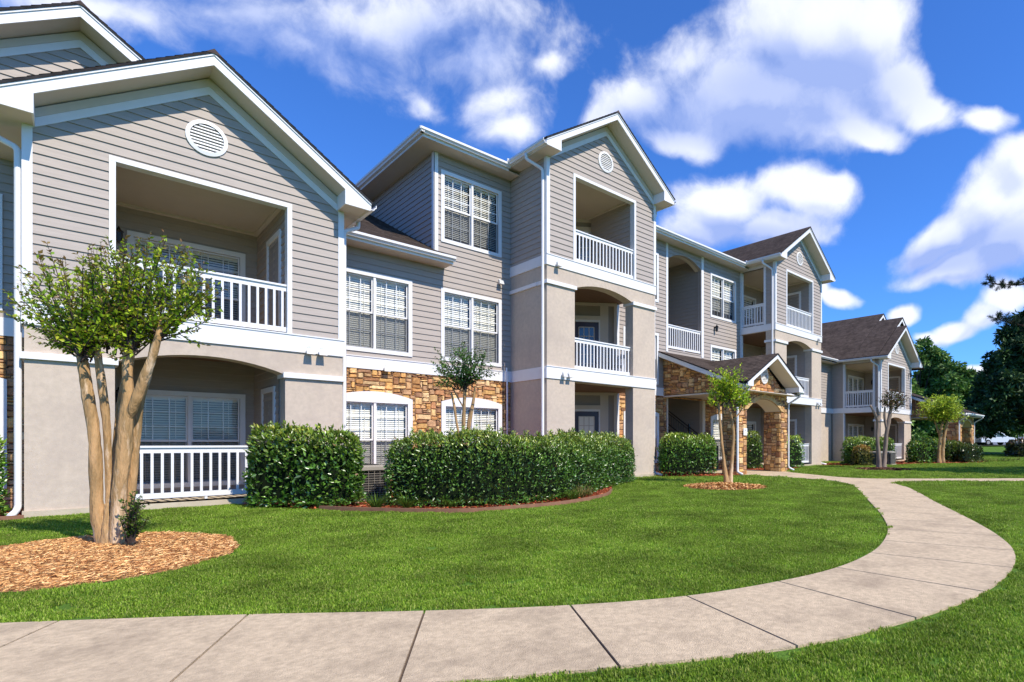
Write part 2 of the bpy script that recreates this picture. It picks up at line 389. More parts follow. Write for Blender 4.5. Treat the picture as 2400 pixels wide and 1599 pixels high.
def vent(par, F, u, v, r=.30, ry=None):
    ry = ry or r; m = MB(); N = 40
    for i in range(N):
        a, b = 2*PI*i/N, 2*PI*(i+1)/N
        P = []
        for n in (0, .035):
            for q, rr in ((a,1),(b,1),(b,.80),(a,.80)):
                P.append(F.p(u+math.cos(q)*r*rr, v+math.sin(q)*ry*rr, n if rr == 1 else n*1.3))
        m.hexa(P)
    o = m.build('gable_vent', 'trim', par)
    s = MB(); k = 9
    for i in range(k):
        y = -.8+1.6*(i+.5)/k; h = .8/k
        w = math.sqrt(max(0, .8*.8-y*y))
        s.hexa([F.p(u-w*r,v+(y-h*.75)*ry,.036), F.p(u+w*r,v+(y-h*.75)*ry,.036), F.p(u+w*r,v+(y+h*.30)*ry,.020), F.p(u-w*r,v+(y+h*.30)*ry,.020),
                F.p(u-w*r,v+(y-h)*ry,.022), F.p(u+w*r,v+(y-h)*ry,.022), F.p(u+w*r,v+(y+h*.30)*ry,.012), F.p(u-w*r,v+(y+h*.30)*ry,.012)])
    s.build('louvres', 'trim', o)
    d = MB(); d.add([F.p(u+math.cos(2*PI*i/24)*r*.82, v+math.sin(2*PI*i/24)*ry*.82, .004+.017*0) for i in range(24)], [tuple(range(24))])
    for i in range(len(d.v)): d.v[i] = tuple(Vector(d.v[i])+F.N*.0135)
    d.build('dark_backing', 'coil', o)  # plain disc, the shade between the louvres put into its colour
    return o
def floodlight(par, F, u, v):
    m = MB(); c = F.p(u, v, 0); m.tube([c, c+F.N*.05], .035, 10); m.tube([c+F.N*.03, c+F.N*.07+Vector((0,0,-.05))], .015, 6)
    b = c+F.N*.10+Vector((0,0,-.08)); 
    m.hexa([b+F.U*.065+F.N*.03+Vector((0,0,.06)), b-F.U*.065+F.N*.03+Vector((0,0,.06)), b-F.U*.075+F.N*.07+Vector((0,0,-.05)), b+F.U*.075+F.N*.07+Vector((0,0,-.05)),
            b+F.U*.05-F.N*.05+Vector((0,0,.04)), b-F.U*.05-F.N*.05+Vector((0,0,.04)), b-F.U*.05-F.N*.03+Vector((0,0,-.05)), b+F.U*.05-F.N*.03+Vector((0,0,-.05))])
    return m.build('floodlight', 'floodlight_metal', par)
def lantern(par, F, u, v):
    m = MB(); c = F.p(u, v, 0); m.tube([c, c+F.N*.03], .05, 10); m.tube([c+F.N*.03, c+F.N*.10+Vector((0,0,.05)), c+F.N*.13], .012, 6)
    q = c+F.N*.13
    m.tube([q+Vector((0,0,.13)), q+Vector((0,0,.07)), q+Vector((0,0,.03)), q+Vector((0,0,.0)), q+Vector((0,0,-.16)), q+Vector((0,0,-.2))], [.004,.03,.075,.06,.045,.01], 6)
    return m.build('wall_lantern', 'black_metal', par)
def shc(k):
    r = random.Random(k*7+3); s = .9+.2*r.random(); return (.082*s, .062*s, .051*s)
def roof_plane(mb, O, U, V, poly, lipn=.009, rev=.14):
    """shingled sheet: O eave corner, U along the eave, V up the slope"""
    U, V = Vector(U).normalized(), Vector(V).normalized(); N = U.cross(V)
    if N.z < 0: N = -N
    F = Fr(O, U, N, V)
    # each course is cut into tabs with their own tone
    lap(mb, F, poly, (), rev, lipn, 0, .003, shc)
    mb.cur = (.03,.028,.03)
    panel(mb, F, poly, (), -.035, 0)
def gutter(par, a, b, out, name='gutter'):
    """K-style trough running from a to b, hanging on the side 'out'"""
    a, b, o = Vector(a), Vector(b), Vector(out).normalized(); z = Vector((0,0,1)); m = MB()
    prof = [(0,0),(.07,0),(.085,.035),(.12,.06),(.12,.115),(.105,.115),(.105,.07),(.07,.045),(.06,.015),(.012,.015),(.012,.12),(0,.12)]
    P = [a+o*x+z*y for x,y in prof]; m.prism(P, b-a); return m.build(name, 'trim', par)
def downspout(par, pts, r=.042):
    m = MB(); P = [Vector(p) for p in pts]; Q = []
    for i, p in enumerate(P):
        if 0 < i < len(P)-1:
            d0 = (P[i-1]-p); d1 = (P[i+1]-p); c = min(.07, d0.length*.4, d1.length*.4)
            for t in (0,.25,.5,.75,1):
                a = p+d0.normalized()*c; b = p+d1.normalized()*c; Q.append((a*(1-t)+p*t)*(1-t)+(p*(1-t)+b*t)*t)
        else: Q.append(p)
    m.tube(Q, r, 10); 
    o = m.build('downspout', 'trim', par, smooth=True); return o
# ------------------------------------------------------------------ the apartment building
PITCH = .68
def siding(par, F, outer, holes=(), n0=-.12, m='siding', name='wall', reveal=.15, v0=.02):
    mb = MB(); panel(mb, F, outer, holes, n0, 0); lap(mb, F, outer, holes, reveal, .019, v0); return mb.build(name, m, par)
def trimbox(par, name, boxes, m='trim'):
    o = None
    for b in boxes: mb = MB(); mb.box(*b); o = mb.build(name, m, par)
    return o
def fboxes(par, name, F, boxes, m='trim'):
    for b in boxes: mb = MB(); fbox(mb, F, *b); mb.build(name, m, par)
def gable_roof(par, cx, span, Yf, Yb, zr, zs, hw, retu=.48, gut=True, wall=True, pitch=PITCH, left_only_to=None):
    """span: half width to the fascia tip; zr: top of the rake fascia at the ridge; zs: level soffit"""
    p = pitch; L = span+.04; vl = L*math.sqrt(1+p*p); yf = Yf-.5
    mb = MB()
    roof_plane(mb, (cx-L, yf-.03, zr-p*L+.035), (0,1,0), (1,0,p), rect(0, Yb-yf+.03, 0, vl))
    roof_plane(mb, (cx+L, yf-.03, zr-p*L+.035), (0,1,0), (-1,0,p), rect(0, Yb-yf+.03, 0, vl))
    mb.cur = (.075,.055,.05); mb.prism([(cx-.12,yf-.035,zr-.04),(cx,yf-.035,zr+.06),(cx+.12,yf-.035,zr-.04),(cx,yf-.035,zr-.02)], (0,Yb-yf,0))
    ro = mb.build('roof', 'shingle', par)
    f = MB()
    for s in (-1, 1):
        P = [(cx, zr), (cx+s*span, zr-p*span), (cx+s*span, zs), (cx+s*(span-retu), zs), (cx+s*(span-retu), zr-.2-p*(span-retu)), (cx, zr-.2)]
        f.prism([(x, yf, z) for x,z in P], (0,.028,0))
        if s > 0: # small drip strip along the top of the rake
            pass
        f.prism([(x, yf-.018, z) for x,z in [(cx,zr+.012),(cx+s*(span+.01),zr+.012-p*(span+.01)),(cx+s*(span+.01),zr-.04-p*(span+.01)),(cx,zr-.04)]], (0,.0175,0))
        xi = cx+s*(span-retu); f.prism([(xi, yf+.028, zs),(xi, Yf+.0, zs),(xi, Yf, zr-.2-p*(span-retu)),(xi, yf+.028, zr-.2-p*(span-retu))], (s*.02,0,0))
        f.box(*sorted((cx+s*(span-.002), cx+s*(span-.027))), yf+.028, Yb, zs, zr-p*span)
    f.build('fascia', 'trim', ro)
    q = MB()
    for s in (-1, 1):
        a, b = cx, cx+s*(span-.03); dz = -.195
        q.prism([(a,yf+.028,zr+dz),(b,yf+.028,zr+dz-p*(span-.03)),(b,yf+.028,zr+dz+.02-p*(span-.03)),(a,yf+.028,zr+dz+.02)], (0,Yf-yf-.03,0))
        q.box(*sorted((cx+s*(span-.03), cx+s*(span-retu+.022))), yf+.03, Yb, zs+.004, zs+.02)
    q.build('soffit', 'soffit', ro)
    g = MB(); h = MB()
    for s in (-1, 1):
        e = hw-.0
        h.prism([(cx,Yf-.001,zr-.215),(cx+s*e,Yf-.001,zr-.215-p*e),(cx+s*e,Yf-.001,zr-.35-p*e),(cx,Yf-.001,zr-.35)], (0,-.04,0))
        g.prism([(cx,Yf-.001,zr-.35),(cx+s*e,Yf-.001,zr-.35-p*e),(cx+s*e,Yf-.001,zr-.49-p*e),(cx,Yf-.001,zr-.49)], (0,-.028,0))
    h.build('rake_moulding', 'soffit', ro); g.build('frieze_board', 'trim', ro)
    return ro
def unit(par, x0, x1, Yf, Yw, bands, zs, kind, Yb=20, dsl=True, dsr=True, side=None, lights=(), sc=1.):
    """a projecting balcony bay. bands: [(bottom, top)...] floor edges; top storey sided, lower storeys stucco"""
    F = front(Yf); cx = (x0+x1)/2; hw = (x1-x0)/2; zt = bands[-1][1]; zr = zs+1.90*(hw+.37)/2.56; a0, a1 = x0+.98*sc, x0+3.36*sc
    o0, o1 = x0+.91*sc, x0+3.47*sc; zo = zt+2.50
    p = PITCH; wallp = [(x0+.004,zt),(x1-.004,zt),(x1-.004,zr-.2-p*hw),(cx,zr-.2),(x0+.004,zr-.2-p*hw)]
    siding(par, F, wallp, [rect(o0+.07,o1-.07,zt+.02,zo-.07)], -.14)
    gable_roof(par, cx, hw+.37, Yf, Yb, zr, zs, hw)
    # opening casing and corner boards
    c = MB(); t = .08*sc
    fbox(c, F, o0, o0+t, zt, zo-t, -.16, .03); fbox(c, F, o1-t, o1, zt, zo-t, -.16, .03); fbox(c, F, o0, o1, zo-t, zo, -.16, .032)
    c.build('opening_casing', 'trim', par)
    zc = zs+.05
    fboxes(par, 'corner_board', F, [(x0-.025, x0+.085, zt, zc, -.10, .026), (x1-.085, x1+.025, zt, zc, -.10, .026)])
    railing(par, F, o0+t, o1-t, zt, .95, n=-.04)
    vent(par, F, cx-.03, zt+3.25*(hw/2.19)**.5, .30)
    # floor bands, wrapped round the corners
    for zb, ztp in bands:
        b = MB(); fbox(b, F, x0-.03, x1+.03, zb, ztp, -.02, .03); fbox(b, F, x0-.032, x1+.032, ztp-.002, ztp+.02, -.02, .045)
        b.box(x0-.03, x0, Yf+.02, Yw, zb, ztp); b.box(x1, x1+.03, Yf+.02, Yw, zb, ztp); b.build('floor_band', 'trim', par)
    # stucco storeys
    for k, (zb, _) in enumerate(bands):
        z0 = 0.0 if k == 0 else bands[k-1][1]
        arch = (k == len(bands)-1)
        if arch: hol = [(a0,z0+(.1 if k==0 else .001)),(a1,z0+(.1 if k==0 else .001))] + arch_pts(a0, a1, zb-.45, .22)
        else: hol = rect(a0, a1, z0+.1, zb-.02)
        s = MB(); panel(s, F, rect(x0+.004, x1-.004, z0, zb), [hol], -.34, 0); s.build('wall', 'stucco', par)
        if arch:
            for u0, u1 in ((x0-.04, a0+.04), (a1-.04, x1+.04)):
                trimbox(par, 'pillar_cap', [(u0, u1, Yf-.055, Yf+.40, zb-.51, zb-.41)])
        if k > 0 or not arch or True:
            if not (k == 0 and kind == 'B'): railing(par, F, a0, a1, z0 if k else .12, .94, n=-.14)
    f = MB(); f.box(x0-.02, x1+.02, Yf-.04, Yw+1.6, -.05, .10); f.build('foundation', 'slab', par)
    # side walls
    for X, FF, sd in ((x0, left(x0), 'left'), (x1, right(x1), 'right')):
        lv = [(0, bands[0][0])]+[(bands[i][1], bands[i+1][0]) for i in range(len(bands)-1)]+[(zt, zs+.1)]
        for k, (a, b) in enumerate(lv):
            top = k == len(lv)-1; op = side == sd and not (kind == 'B' and top)
            yo0, yo1 = Yf+.45, Yw-.02
            if op: yo1 = min(yo1, Yf+1.75+.0*sc) if kind != 'D' else Yf+2.05; yo0 = Yf+.45 if kind != 'D' else Yf+.32
            hz = (a+.1 if k == 0 else a+.001, b-.02 if not top else zo-.02)
            H = [rect(yo0, yo1, *hz)] if op else []
            s_ = MB()
            if top: siding(par, FF, rect(Yf+.002, Yw, a, b), H, -.12)
            else: panel(s_, FF, rect(Yf+.002, Yw, a, b), H, -.13, 0); s_.build('wall', 'stucco', par)
            if op:
                c = MB()
                if top:
                    fboxes(par, 'opening_casing', FF, [(yo0-.01, yo0+.09, a, hz[1], -.13, .03), (yo1-.08, yo1+.02, a, hz[1], -.13, .03)])
                    h = MB(); fbox(h, FF, yo0-.02, yo1+.03, hz[1], b-.02, -.13, .035); h.build('header_beam', 'soffit', par)
                else:
                    fbox(c, FF, yo1-.05, yo1+.02, a, hz[1], -.131, .02); c.build('opening_casing', 'trim', par)
                if not (k == 0): railing(par, FF, yo0+.09, yo1-.08, a, .95, n=-.03)
        if len(bands) > 1:
            zb = bands[-1][0]; 
            if side == sd: trimbox(par, 'pillar_cap', [((X-.05, X+.2) if sd == 'left' else (X-.2, X+.05))+(Yf+.03, Yf+.50, zb-.51, zb-.411)])
            else: trimbox(par, 'pillar_cap', [((X-.05, X-.001) if sd == 'left' else (X+.001, X+.05))+(Yf+.402, Yw, zb-.51, zb-.41)])
    # porch interiors
    for k in range(len(bands)+1):
        fl = .10 if k == 0 else bands[k-1][1]-.01; top = k == len(bands)
        ce = bands[k][0]-.03 if not top else zo+.04; yi = Yf+(.15 if top else .34)
        xa = x0+.90*sc; xb = x0+3.345*sc if side != 'right' or top else x1-.13
        if side == 'left': xa = x0+.0
        if top: xb = x0+3.40*sc
        if kind == 'D': xb = x1-.14
        yb = Yf+{'A':2.4,'B':3.3,'C':2.7,'D':2.7}[kind]
        Fb = front(yb); zc0 = fl
        sl = MB()
        if k: sl.box(x0+.14, x1-.14, Yf+.02, yb, fl-.25, fl); sl.build('porch_floor', 'slab', par)
        cl = MB(); cl.box(x0+.02, x1-.02, yi, yb, ce, ce+.02)
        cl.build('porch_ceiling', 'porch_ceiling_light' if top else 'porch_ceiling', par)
        if top:
            cm = MB(); cm.box(xa, xb, yb-.10, yb-.01, ce-.05, ce); cm.box(xb-.08, xb-.005, yi, yb-.1, ce-.045, ce); cm.build('ceiling_moulding', 'soffit', par)
        H = []; wins = []
        if kind == 'A': wins = [(x0+1.25, x0+3.17, fl+.10, fl+2.06)]
        if side == 'left': wins = [(x0+.6, x0+2.85, fl+.1, fl+2.05)] if kind != 'D' else [(x0+2.1, x0+4.5, fl+.1, fl+2.15)]
        H = [hole(*w_) for w_ in wins]
        if kind == 'B':
            # wall cut across the corner with the entry door, facing the camera diagonal
            siding(par, Fb, rect(xa, 11.35, fl, ce))
            A_ = Vector((11.30, yb-.1, 0)); B_ = Vector((13.30, 13.62, 0)); U = (B_-A_); ll = U.length; N = Vector((U.y, -U.x, 0)).normalized()
            if N.y > 0: N = -N
            FD = Fr((A_.x, A_.y, 0), U, N)
            s_ = MB(); panel(s_, FD, rect(0, ll, fl, ce), [], -.1, 0); s_.build('wall', 'door_tan', par)
            t_ = MB(); d0, d1 = ll-1.50, ll-.60
            for a, b in ((d0-.17, d0-.02), (d1+.02, d1+.30), (ll-.10, ll)): fbox(t_, FD, a, b, fl, ce, 0, .05)
            fbox(t_, FD, d0-.17, d1+.3, fl+2.15, fl+2.29, 0, .055); fbox(t_, FD, 0, ll, ce-.09, ce-.001, 0, .06); t_.build('pilaster', 'soffit', par)
            door(par, FD, d0+.03, d1-.03, fl, fl+2.08, 'door_dark', 2 if k == 0 else 1)
            siding(par, right(xa+.0), rect(yi, yb, fl, ce), (), -.02)
            if top: siding(par, left(xb), rect(yi, 14.0, fl, ce), (), -.02)
        else:
            siding(par, Fb, rect(xa, xb, fl, ce), H, -.1)
            siding(par, left(xb), rect(yi, yb, fl, ce), (), -.02)
            if side != 'left': siding(par, right(xa), rect(yi, yb, fl, ce), (), -.02)
            for w_ in wins: window(par, Fb, *w_, units=3 if kind == 'D' else 2, rb=2, meet=.48, simple=(kind != 'A'), slat=.8, blind=1 if k == 0 else .9)
            d0 = yi+.25 if kind == 'A' else yi+.4
            door(par, left(xb), d0+.1, d0+.95, fl, fl+2.03)
        if kind == 'A': lantern(par, Fb, x0+1.13, fl+1.95)
        if kind == 'D': lantern(par, left(xb), Yf+2.2, fl+1.9)
    # rainwater goods
    for s, on in ((-1, dsl), (1, dsr)):
        if not on: continue
        xt = cx+s*(hw+.37); xe = x0-.065 if s < 0 else x1+.065; yy = Yf+.10
        a_ = (xt, Yf-.5, zs+.02); b_ = (xt, Yw-.5 if kind != 'A' else Yw+2, zs+.02)
        gutter(par, a_, b_, (s,0,0))
        downspout(par, [(xt+s*.06, yy+.25, zs+.05), (xt+s*.06, yy+.25, zs-.10), (xe, yy, zs-.34), (xe, yy, .16), (xe+s*.02, yy-.06, .10), (xe+s*.06, yy-.30, .06)])
    for (x, z) in lights: floodlight(par, F, x, z)
def portico(par, X0, Yf, Yw, dz=0., detail=True, gable=True):
    """stone entry porch: shed roof off the wall with a small gable over the arch"""
    X1 = X0+3.3; cx = X0+1.60; sl = .396; zE = 3.24+dz; F = front(Yf); a0, a1 = X0+.52, X0+2.85
    top = lambda y: zE+sl*(y-Yf)
    zg = 4.22+dz; pg = .575
    cellz = .055 if detail else .09
    # front wall with arched opening
    hol = [(a0,0),(a1,0)]+arch_pts(a0, a1, 2.27+dz, .40)
    outer = [(X0,0),(X1,0),(X1,zE-.15)]+([(cx+1.3,zE-.12),(cx,zg-.22),(cx-1.3,zE-.12)] if gable else [])+[(X0,zE-.15)]
    # backing pieces (piers and arch panel), then the stones
    sp = 2.27+dz; bk = MB(); bk.box(X0, a0, Yf, Yf+.66, 0, sp); bk.box(a1, X1, Yf, Yf+.72, 0, sp)
    panel(bk, F, [(X0,sp),(a0,sp)]+arch_pts(a0, a1, sp, .40)[::-1][1:-1]+[(a1,sp),(X1,sp),(X1,zE-.15)]+([(cx+1.3,zE-.12),(cx,zg-.22),(cx-1.3,zE-.12)] if gable else [])+[(X0,zE-.15)], [], -.62, 0)
    wl = bk.build('wall', 'mortar', par)
    ring = arch_pts(a0-.21, a1+.21, sp-.02, .56, 26)
    sm = MB(); stone_wall(sm, F, outer, [[(a0,-.1),(a1,-.1),(a1,sp-.02),(a1+.21,sp-.02)]+ring[1:-1]+[(a0-.21,sp-.02),(a0,sp-.02)]], cellz, 11)
    stone_wall(sm, left(X0), [(Yf,0),(Yf+.66,0),(Yf+.66,2.9+dz),(Yf,2.9+dz)], [], cellz, 12)
    stone_wall(sm, right(X1), [(Yf,0),(Yf+.72,0),(Yf+.72,2.9+dz),(Yf,2.9+dz)], [], cellz, 13)
    stone_wall(sm, left(a1), [(Yf,0),(Yf+.72,0),(Yf+.72,sp-.01),(Yf,sp-.01)], [], cellz, 14)
    stone_wall(sm, right(a0), [(Yf,0),(Yf+.66,0),(Yf+.66,sp-.01),(Yf,sp-.01)], [], cellz, 15)
    stone_wall(sm, left(X0), [(Yf,2.9+dz),(Yw,2.9+dz),(Yw,top(Yw)-.25),(Yf,top(Yf)-.22)], [], cellz, 16)
    stone_wall(sm, right(X1), [(Yf,2.9+dz),(Yw,2.9+dz),(Yw,top(Yw)-.25),(Yf,top(Yf)-.22)], [], cellz*1.5, 17)
    sm.build('stone_facing', 'stone', wl)
    b2 = MB()
    for X in (X0, X1-.14):
        b2.prism([(X,Yf+.62,2.88+dz),(X,Yw,2.88+dz),(X,Yw,top(Yw)-.2),(X,Yf+.62,top(Yf+.62)-.2)], (.14,0,0))
    b2.build('side_beam', 'mortar', par)
    b3 = MB(); b3.box(X0-.02, X0+.16, Yf+.67, Yw, 2.83+dz, 2.879+dz); b3.box(X1-.16, X1+.02, Yf+.73, Yw, 2.83+dz, 2.879+dz)
    b3.build('beam_trim', 'soffit', par)
    v = MB(); r = random.Random(3); inn = arch_pts(a0, a1, sp, .40, 13); out = arch_pts(a0-.20, a1+.20, sp-.02, .565, 13)
    for i in range(13):
        g = .004; A, B, C, D = inn[i], inn[i+1], out[i+1], out[i]
        mix = lambda P, Q, t: (P[0]+(Q[0]-P[0])*t, P[1]+(Q[1]-P[1])*t)
        n = .045+r.uniform(-.006,.008); v.prism([F.p(*mix(A,B,.03)), F.p(*mix(A,B,.97)), F.p(*mix(D,C,.97)), F.p(*mix(D,C,.03))], F.N*n)
    v.prism([F.p(cx-.05,sp+.40), F.p(cx+.07,sp+.40), F.p(cx+.10,sp+.60), F.p(cx-.08,sp+.60)], F.N*.065)
    v.build('arch_stones', 'voussoir', wl)
    u = MB()
    P = arch_pts(a0+.012, a1-.012, sp, .39, 18)
    for i in range(18): u.quad(F.p(*P[i],.0), F.p(*P[i+1],.0), F.p(*P[i+1],-.64), F.p(*P[i],-.64))
    u.build('arch_soffit', 'soffit', wl)
    c = MB(); c.box(X0+.14, X1-.14, Yf+.62, Yw, 2.90+dz, 2.92+dz); c.build('porch_ceiling', 'soffit', par)
    # shed roof
    e0, e1 = X0-.33, X1+.33; yE = Yf-.42; zz = top(yE)
    q_ = math.sqrt(1+sl*sl); va_ = (zg-.05-zz)/sl*q_
    rf = MB(); roof_plane(rf, (e0, yE, zz+.0), (1,0,0), (0,1,sl), ([(0,0),(cx-1.88-e0,0),(cx-e0,va_),(cx+1.88-e0,0)] if gable else [(0,0)])+[(e1-e0,0),(e1-e0,(Yw-yE)*q_),(0,(Yw-yE)*q_)])
    # little gable
    hs = 1.93; gy = Yf-.6; yv = Yf+(zg-zE)/sl+.05; vl = hs*math.sqrt(1+pg*pg)
    xs = lambda f: f
    for s in ((-1, 1) if gable else ()):
        roof_plane(rf, (cx+s*hs, gy, zg-pg*hs+.03), (0,1,0), (-s,0,pg), [(0,0),(.55,0),(yv-gy,vl),(0,vl)])
    ro = rf.build('roof', 'shingle', par)
    f = MB()
    for X in (e0+.01, e1-.035):
        f.prism([(X,yE+.01,zz-.04),(X,Yw-.01,top(Yw)-.04),(X,Yw-.01,top(Yw)-.20),(X,yE+.01,zz-.19)], (.025,0,0))
    ret = .36
    for s in ((-1, 1) if gable else ()):
        Q = [(cx,zg),(cx+s*(hs-.03),zg-pg*(hs-.03)),(cx+s*(hs-.03),zg-pg*hs-.13),(cx+s*(hs-ret),zg-pg*hs-.13),(cx+s*(hs-ret),zg-.15-pg*(hs-ret)),(cx,zg-.15)]
        f.prism([(x,gy+.02,z) for x,z in Q], (0,.025,0))
        xi = cx+s*(hs-ret); f.prism([(xi,gy+.045,zg-pg*hs-.13),(xi,Yf-.02,zg-pg*hs-.13),(xi,Yf-.02,zg-.15-pg*(hs-ret)),(xi,gy+.045,zg-.15-pg*(hs-ret))], (s*.015,0,0))
    f.build('fascia', 'trim', ro)
    q = MB()
    for s in ((-1, 1) if gable else ()):
        q.prism([(cx,gy+.045,zg-.14),(cx+s*(hs-.04),gy+.045,zg-.14-pg*(hs-.04)),(cx+s*(hs-.04),gy+.045,zg-.12-pg*(hs-.04)),(cx,gy+.045,zg-.12)], (0,.56,0))
        q.box(*sorted((cx+s*(hs-.03), cx+s*(hs-ret+.016))), gy+.046, Yf, zg-pg*hs-.129, zg-pg*hs-.11)
    q.box(e0+.04, e1-.04, yE+.03, Yf-.005, zz-.21, zz-.19)
    for a, b in ((e0+.04, X0-.045),(X1+.045, e1-.04)): q.prism([(a,yE+.03,zz-.20),(a,Yw,top(Yw)-.22),(a,Yw,top(Yw)-.20),(a,yE+.03,zz-.18)], (b-a,0,0))
    q.build('soffit', 'soffit', ro)
    if gable: gutter(par, (e0-.02,yE,zz-.15), (cx-hs+.30,yE,zz-.15), (0,-1,0)); gutter(par, (cx+hs-.20,yE,zz-.15), (e1+.02,yE,zz-.15), (0,-1,0))
    else: gutter(par, (e0-.02,yE,zz-.15), (e1+.02,yE,zz-.15), (0,-1,0))
    if gable: vent(par, Fr((0,Yf-.045,0),(1,0,0),(0,-1,0)), cx-.02, 3.50+dz, .25, .29)
    downspout(par, [(X0-.15,yE-.06,zz-.12),(X0-.15,yE-.06,zz-.22),(X0-.09,Yf-.03,zz-.5),(X0-.09,Yf-.03,.16),(X0-.11,Yf-.08,.1),(X0-.2,Yf-.28,.06)])
    downspout(par, [(X1+.15,yE-.06,zz-.12),(X1+.15,yE-.06,zz-.22),(X1+.09,Yf-.03,zz-.5),(X1+.09,Yf-.03,.16),(X1+.2,Yf-.2,.06)], .034)
def ledger(par, F, outer, holes, seed, cell=.047):
    mb = MB(); panel(mb, F, outer, holes, -.12, 0); w = mb.build('wall', 'mortar', par)
    sm = MB(); stone_wall(sm, F, outer, holes, cell, seed); sm.build('stone_facing', 'stone', w)
def arch_hole(u0, u1, v0, v1, arch, t=.08): return [(u0+t,v0+t),(u1-t,v0+t),(u1-t,v1-t*.6),((u0+u1)/2+.3,v1+arch*.55),((u0+u1)/2-.3,v1+arch*.55),(u0+t,v1-t*.6)]
YW = 13.75; FW = front(YW); BAND = (2.86, 3.18); BAND2 = (5.94, 6.22)
bld = thing('apartment_building', (0,14,0), 'long three storey apartment building with greige siding, stone base and white balconies', 'building')
unit(bld, -.48, 3.90, 12.0, YW, [BAND], 5.80, 'A', Yb=24, lights=((3.28,2.96),(3.50,2.96)))
unit(bld, 9.07, 13.46, 12.0, YW, [BAND, BAND2], 8.86, 'B', side='right', lights=((9.40,6.06),(9.60,3.05),(9.80,3.05)))
unit(bld, 21.17, 25.52, 12.0, YW, [BAND, BAND2], 8.86, 'C', side='left', lights=((25.1,6.08),(25.0,3.02),(25.25,3.02)))
# recessed wall between the first two bays
W1 = (4.27,6.12); W2 = (6.90,8.75); zL2 = (3.29,5.22); zL3 = (6.44,8.35); zL1 = (.35,2.20)
siding(bld, FW, [(3.9,3.16),(9.07,3.16),(9.07,8.85),(6.72,8.85),(6.72,5.95),(3.9,5.95)], [hole(*W1,*zL2), hole(*W2,*zL2), hole(*W2,*zL3)])
ledger(bld, FW, rect(3.9,9.07,0,2.88), [arch_hole(*W1,*zL1,.14), arch_hole(*W2,*zL1,.14)], 5)
for W, s1, s2 in ((W1,.95,.97), (W2,.7,.9)): window(bld, FW, *W, *zL1, arch=.15, rb=2, meet=.44, n=.02, trim=.12, slat=s1, blind=.99 if W is W1 else .92); window(bld, FW, *W, *zL2, blind=1, slat=s2)
window(bld, FW, *W2, *zL3, blind=.93, slat=.66)
trimbox(bld, 'floor_band', [(3.9,9.07,YW-.045,YW+.01,2.88,3.16), (3.9,9.07,YW-.06,YW+.01,3.16,3.18)])
trimbox(bld, 'corner_board', [(6.70,6.82,YW-.026,YW+.05,5.9,8.75), (6.694,6.72,YW-.026,YW+.09,5.9,8.75)])
floodlight(bld, FW, 5.45, 2.98); floodlight(bld, FW, 8.68, 5.78)
downspout(bld, [(8.90,YW-.055,3.28),(8.90,YW-.055,3.2),(8.90,YW-.085,3.05),(8.90,YW-.085,.1)], .028)
# third storey side wall, main hip roof over the tall part
siding(bld, left(6.72), rect(YW,25,5.4,8.85)); siding(bld, right(25.45), rect(YW,25,0,8.85)); siding(bld, Fr((0,25,0),(1,0,0),(0,1,0)), rect(-3.7,25.45,0,8.85))
mr = MB(); xA, xB, yA, yB, zE_, sp_ = 6.18, 26.0, 13.25, 25.6, 8.95, .5; dpt = (yB-yA)/2; sl_ = math.sqrt(1+sp_*sp_)
roof_plane(mr, (xA,yA,zE_), (1,0,0), (0,1,sp_), [(0,0),(xB-xA,0),(xB-xA-dpt,dpt*sl_),(dpt,dpt*sl_)])
roof_plane(mr, (xA,yB,zE_), (1,0,0), (0,-1,sp_), [(0,0),(xB-xA,0),(xB-xA-dpt,dpt*sl_),(dpt,dpt*sl_)])
roof_plane(mr, (xA,yA,zE_), (0,1,0), (1,0,sp_), [(0,0),(yB-yA,0),(dpt,dpt*sl_)])
roof_plane(mr, (xB,yA,zE_), (0,1,0), (-1,0,sp_), [(0,0),(yB-yA,0),(dpt,dpt*sl_)])
mro = mr.build('roof', 'shingle', bld)
trimbox(mro, 'soffit', [(xA+.02, 9.05, yA+.02, YW+.02, 8.76, 8.78), (xA+.02, 6.74, YW+.02, yB, 8.76, 8.78), (13.48, 21.15, yA+.02, YW+.02, 8.76, 8.78)], 'soffit')
trimbox(mro, 'fascia', [(xA, 9.05-.37, yA, yA+.02, 8.755, 8.93), (xA, xA+.02, yA+.02, yB, 8.755, 8.93), (13.46+.37, 21.17-.37, yA, yA+.02, 8.755, 8.93)])
gutter(bld, (xA-.1,yA,8.82), (8.70,yA,8.82), (0,-1,0)); gutter(bld, (xA,yA-.1,8.82), (xA,yB,8.82), (-1,0,0)); gutter(bld, (13.84,yA,8.82), (20.78,yA,8.82), (0,-1,0))
for x in (8.62, 20.74): trimbox(bld, 'gutter_guard', [(x-.06, x+.10, yA-.13, yA-.10, 8.93, 9.03)])
# lower roof between first bay and tall part
lr = MB(); roof_plane(lr, (4.30,13.25,5.93), (1,0,0), (0,1,.5), [(0,0),(2.72,0),(2.41,.56),(2.41,7),(0,7)]); lro = lr.build('roof', 'shingle', bld)
trimbox(lro, 'fascia', [(4.2,7.0,13.25,13.27,5.74,5.92), (6.98,7.0,13.27,YW-.02,5.74,5.86)]); trimbox(lro, 'soffit', [(3.92,6.98,13.27,YW-.001,5.74,5.76)], 'soffit')
gutter(bld, (4.34,13.25,5.80), (7.02,13.25,5.80), (0,-1,0)); trimbox(bld, 'gutter_guard', [(4.50,4.53,13.13,13.25,5.91,6.0)])
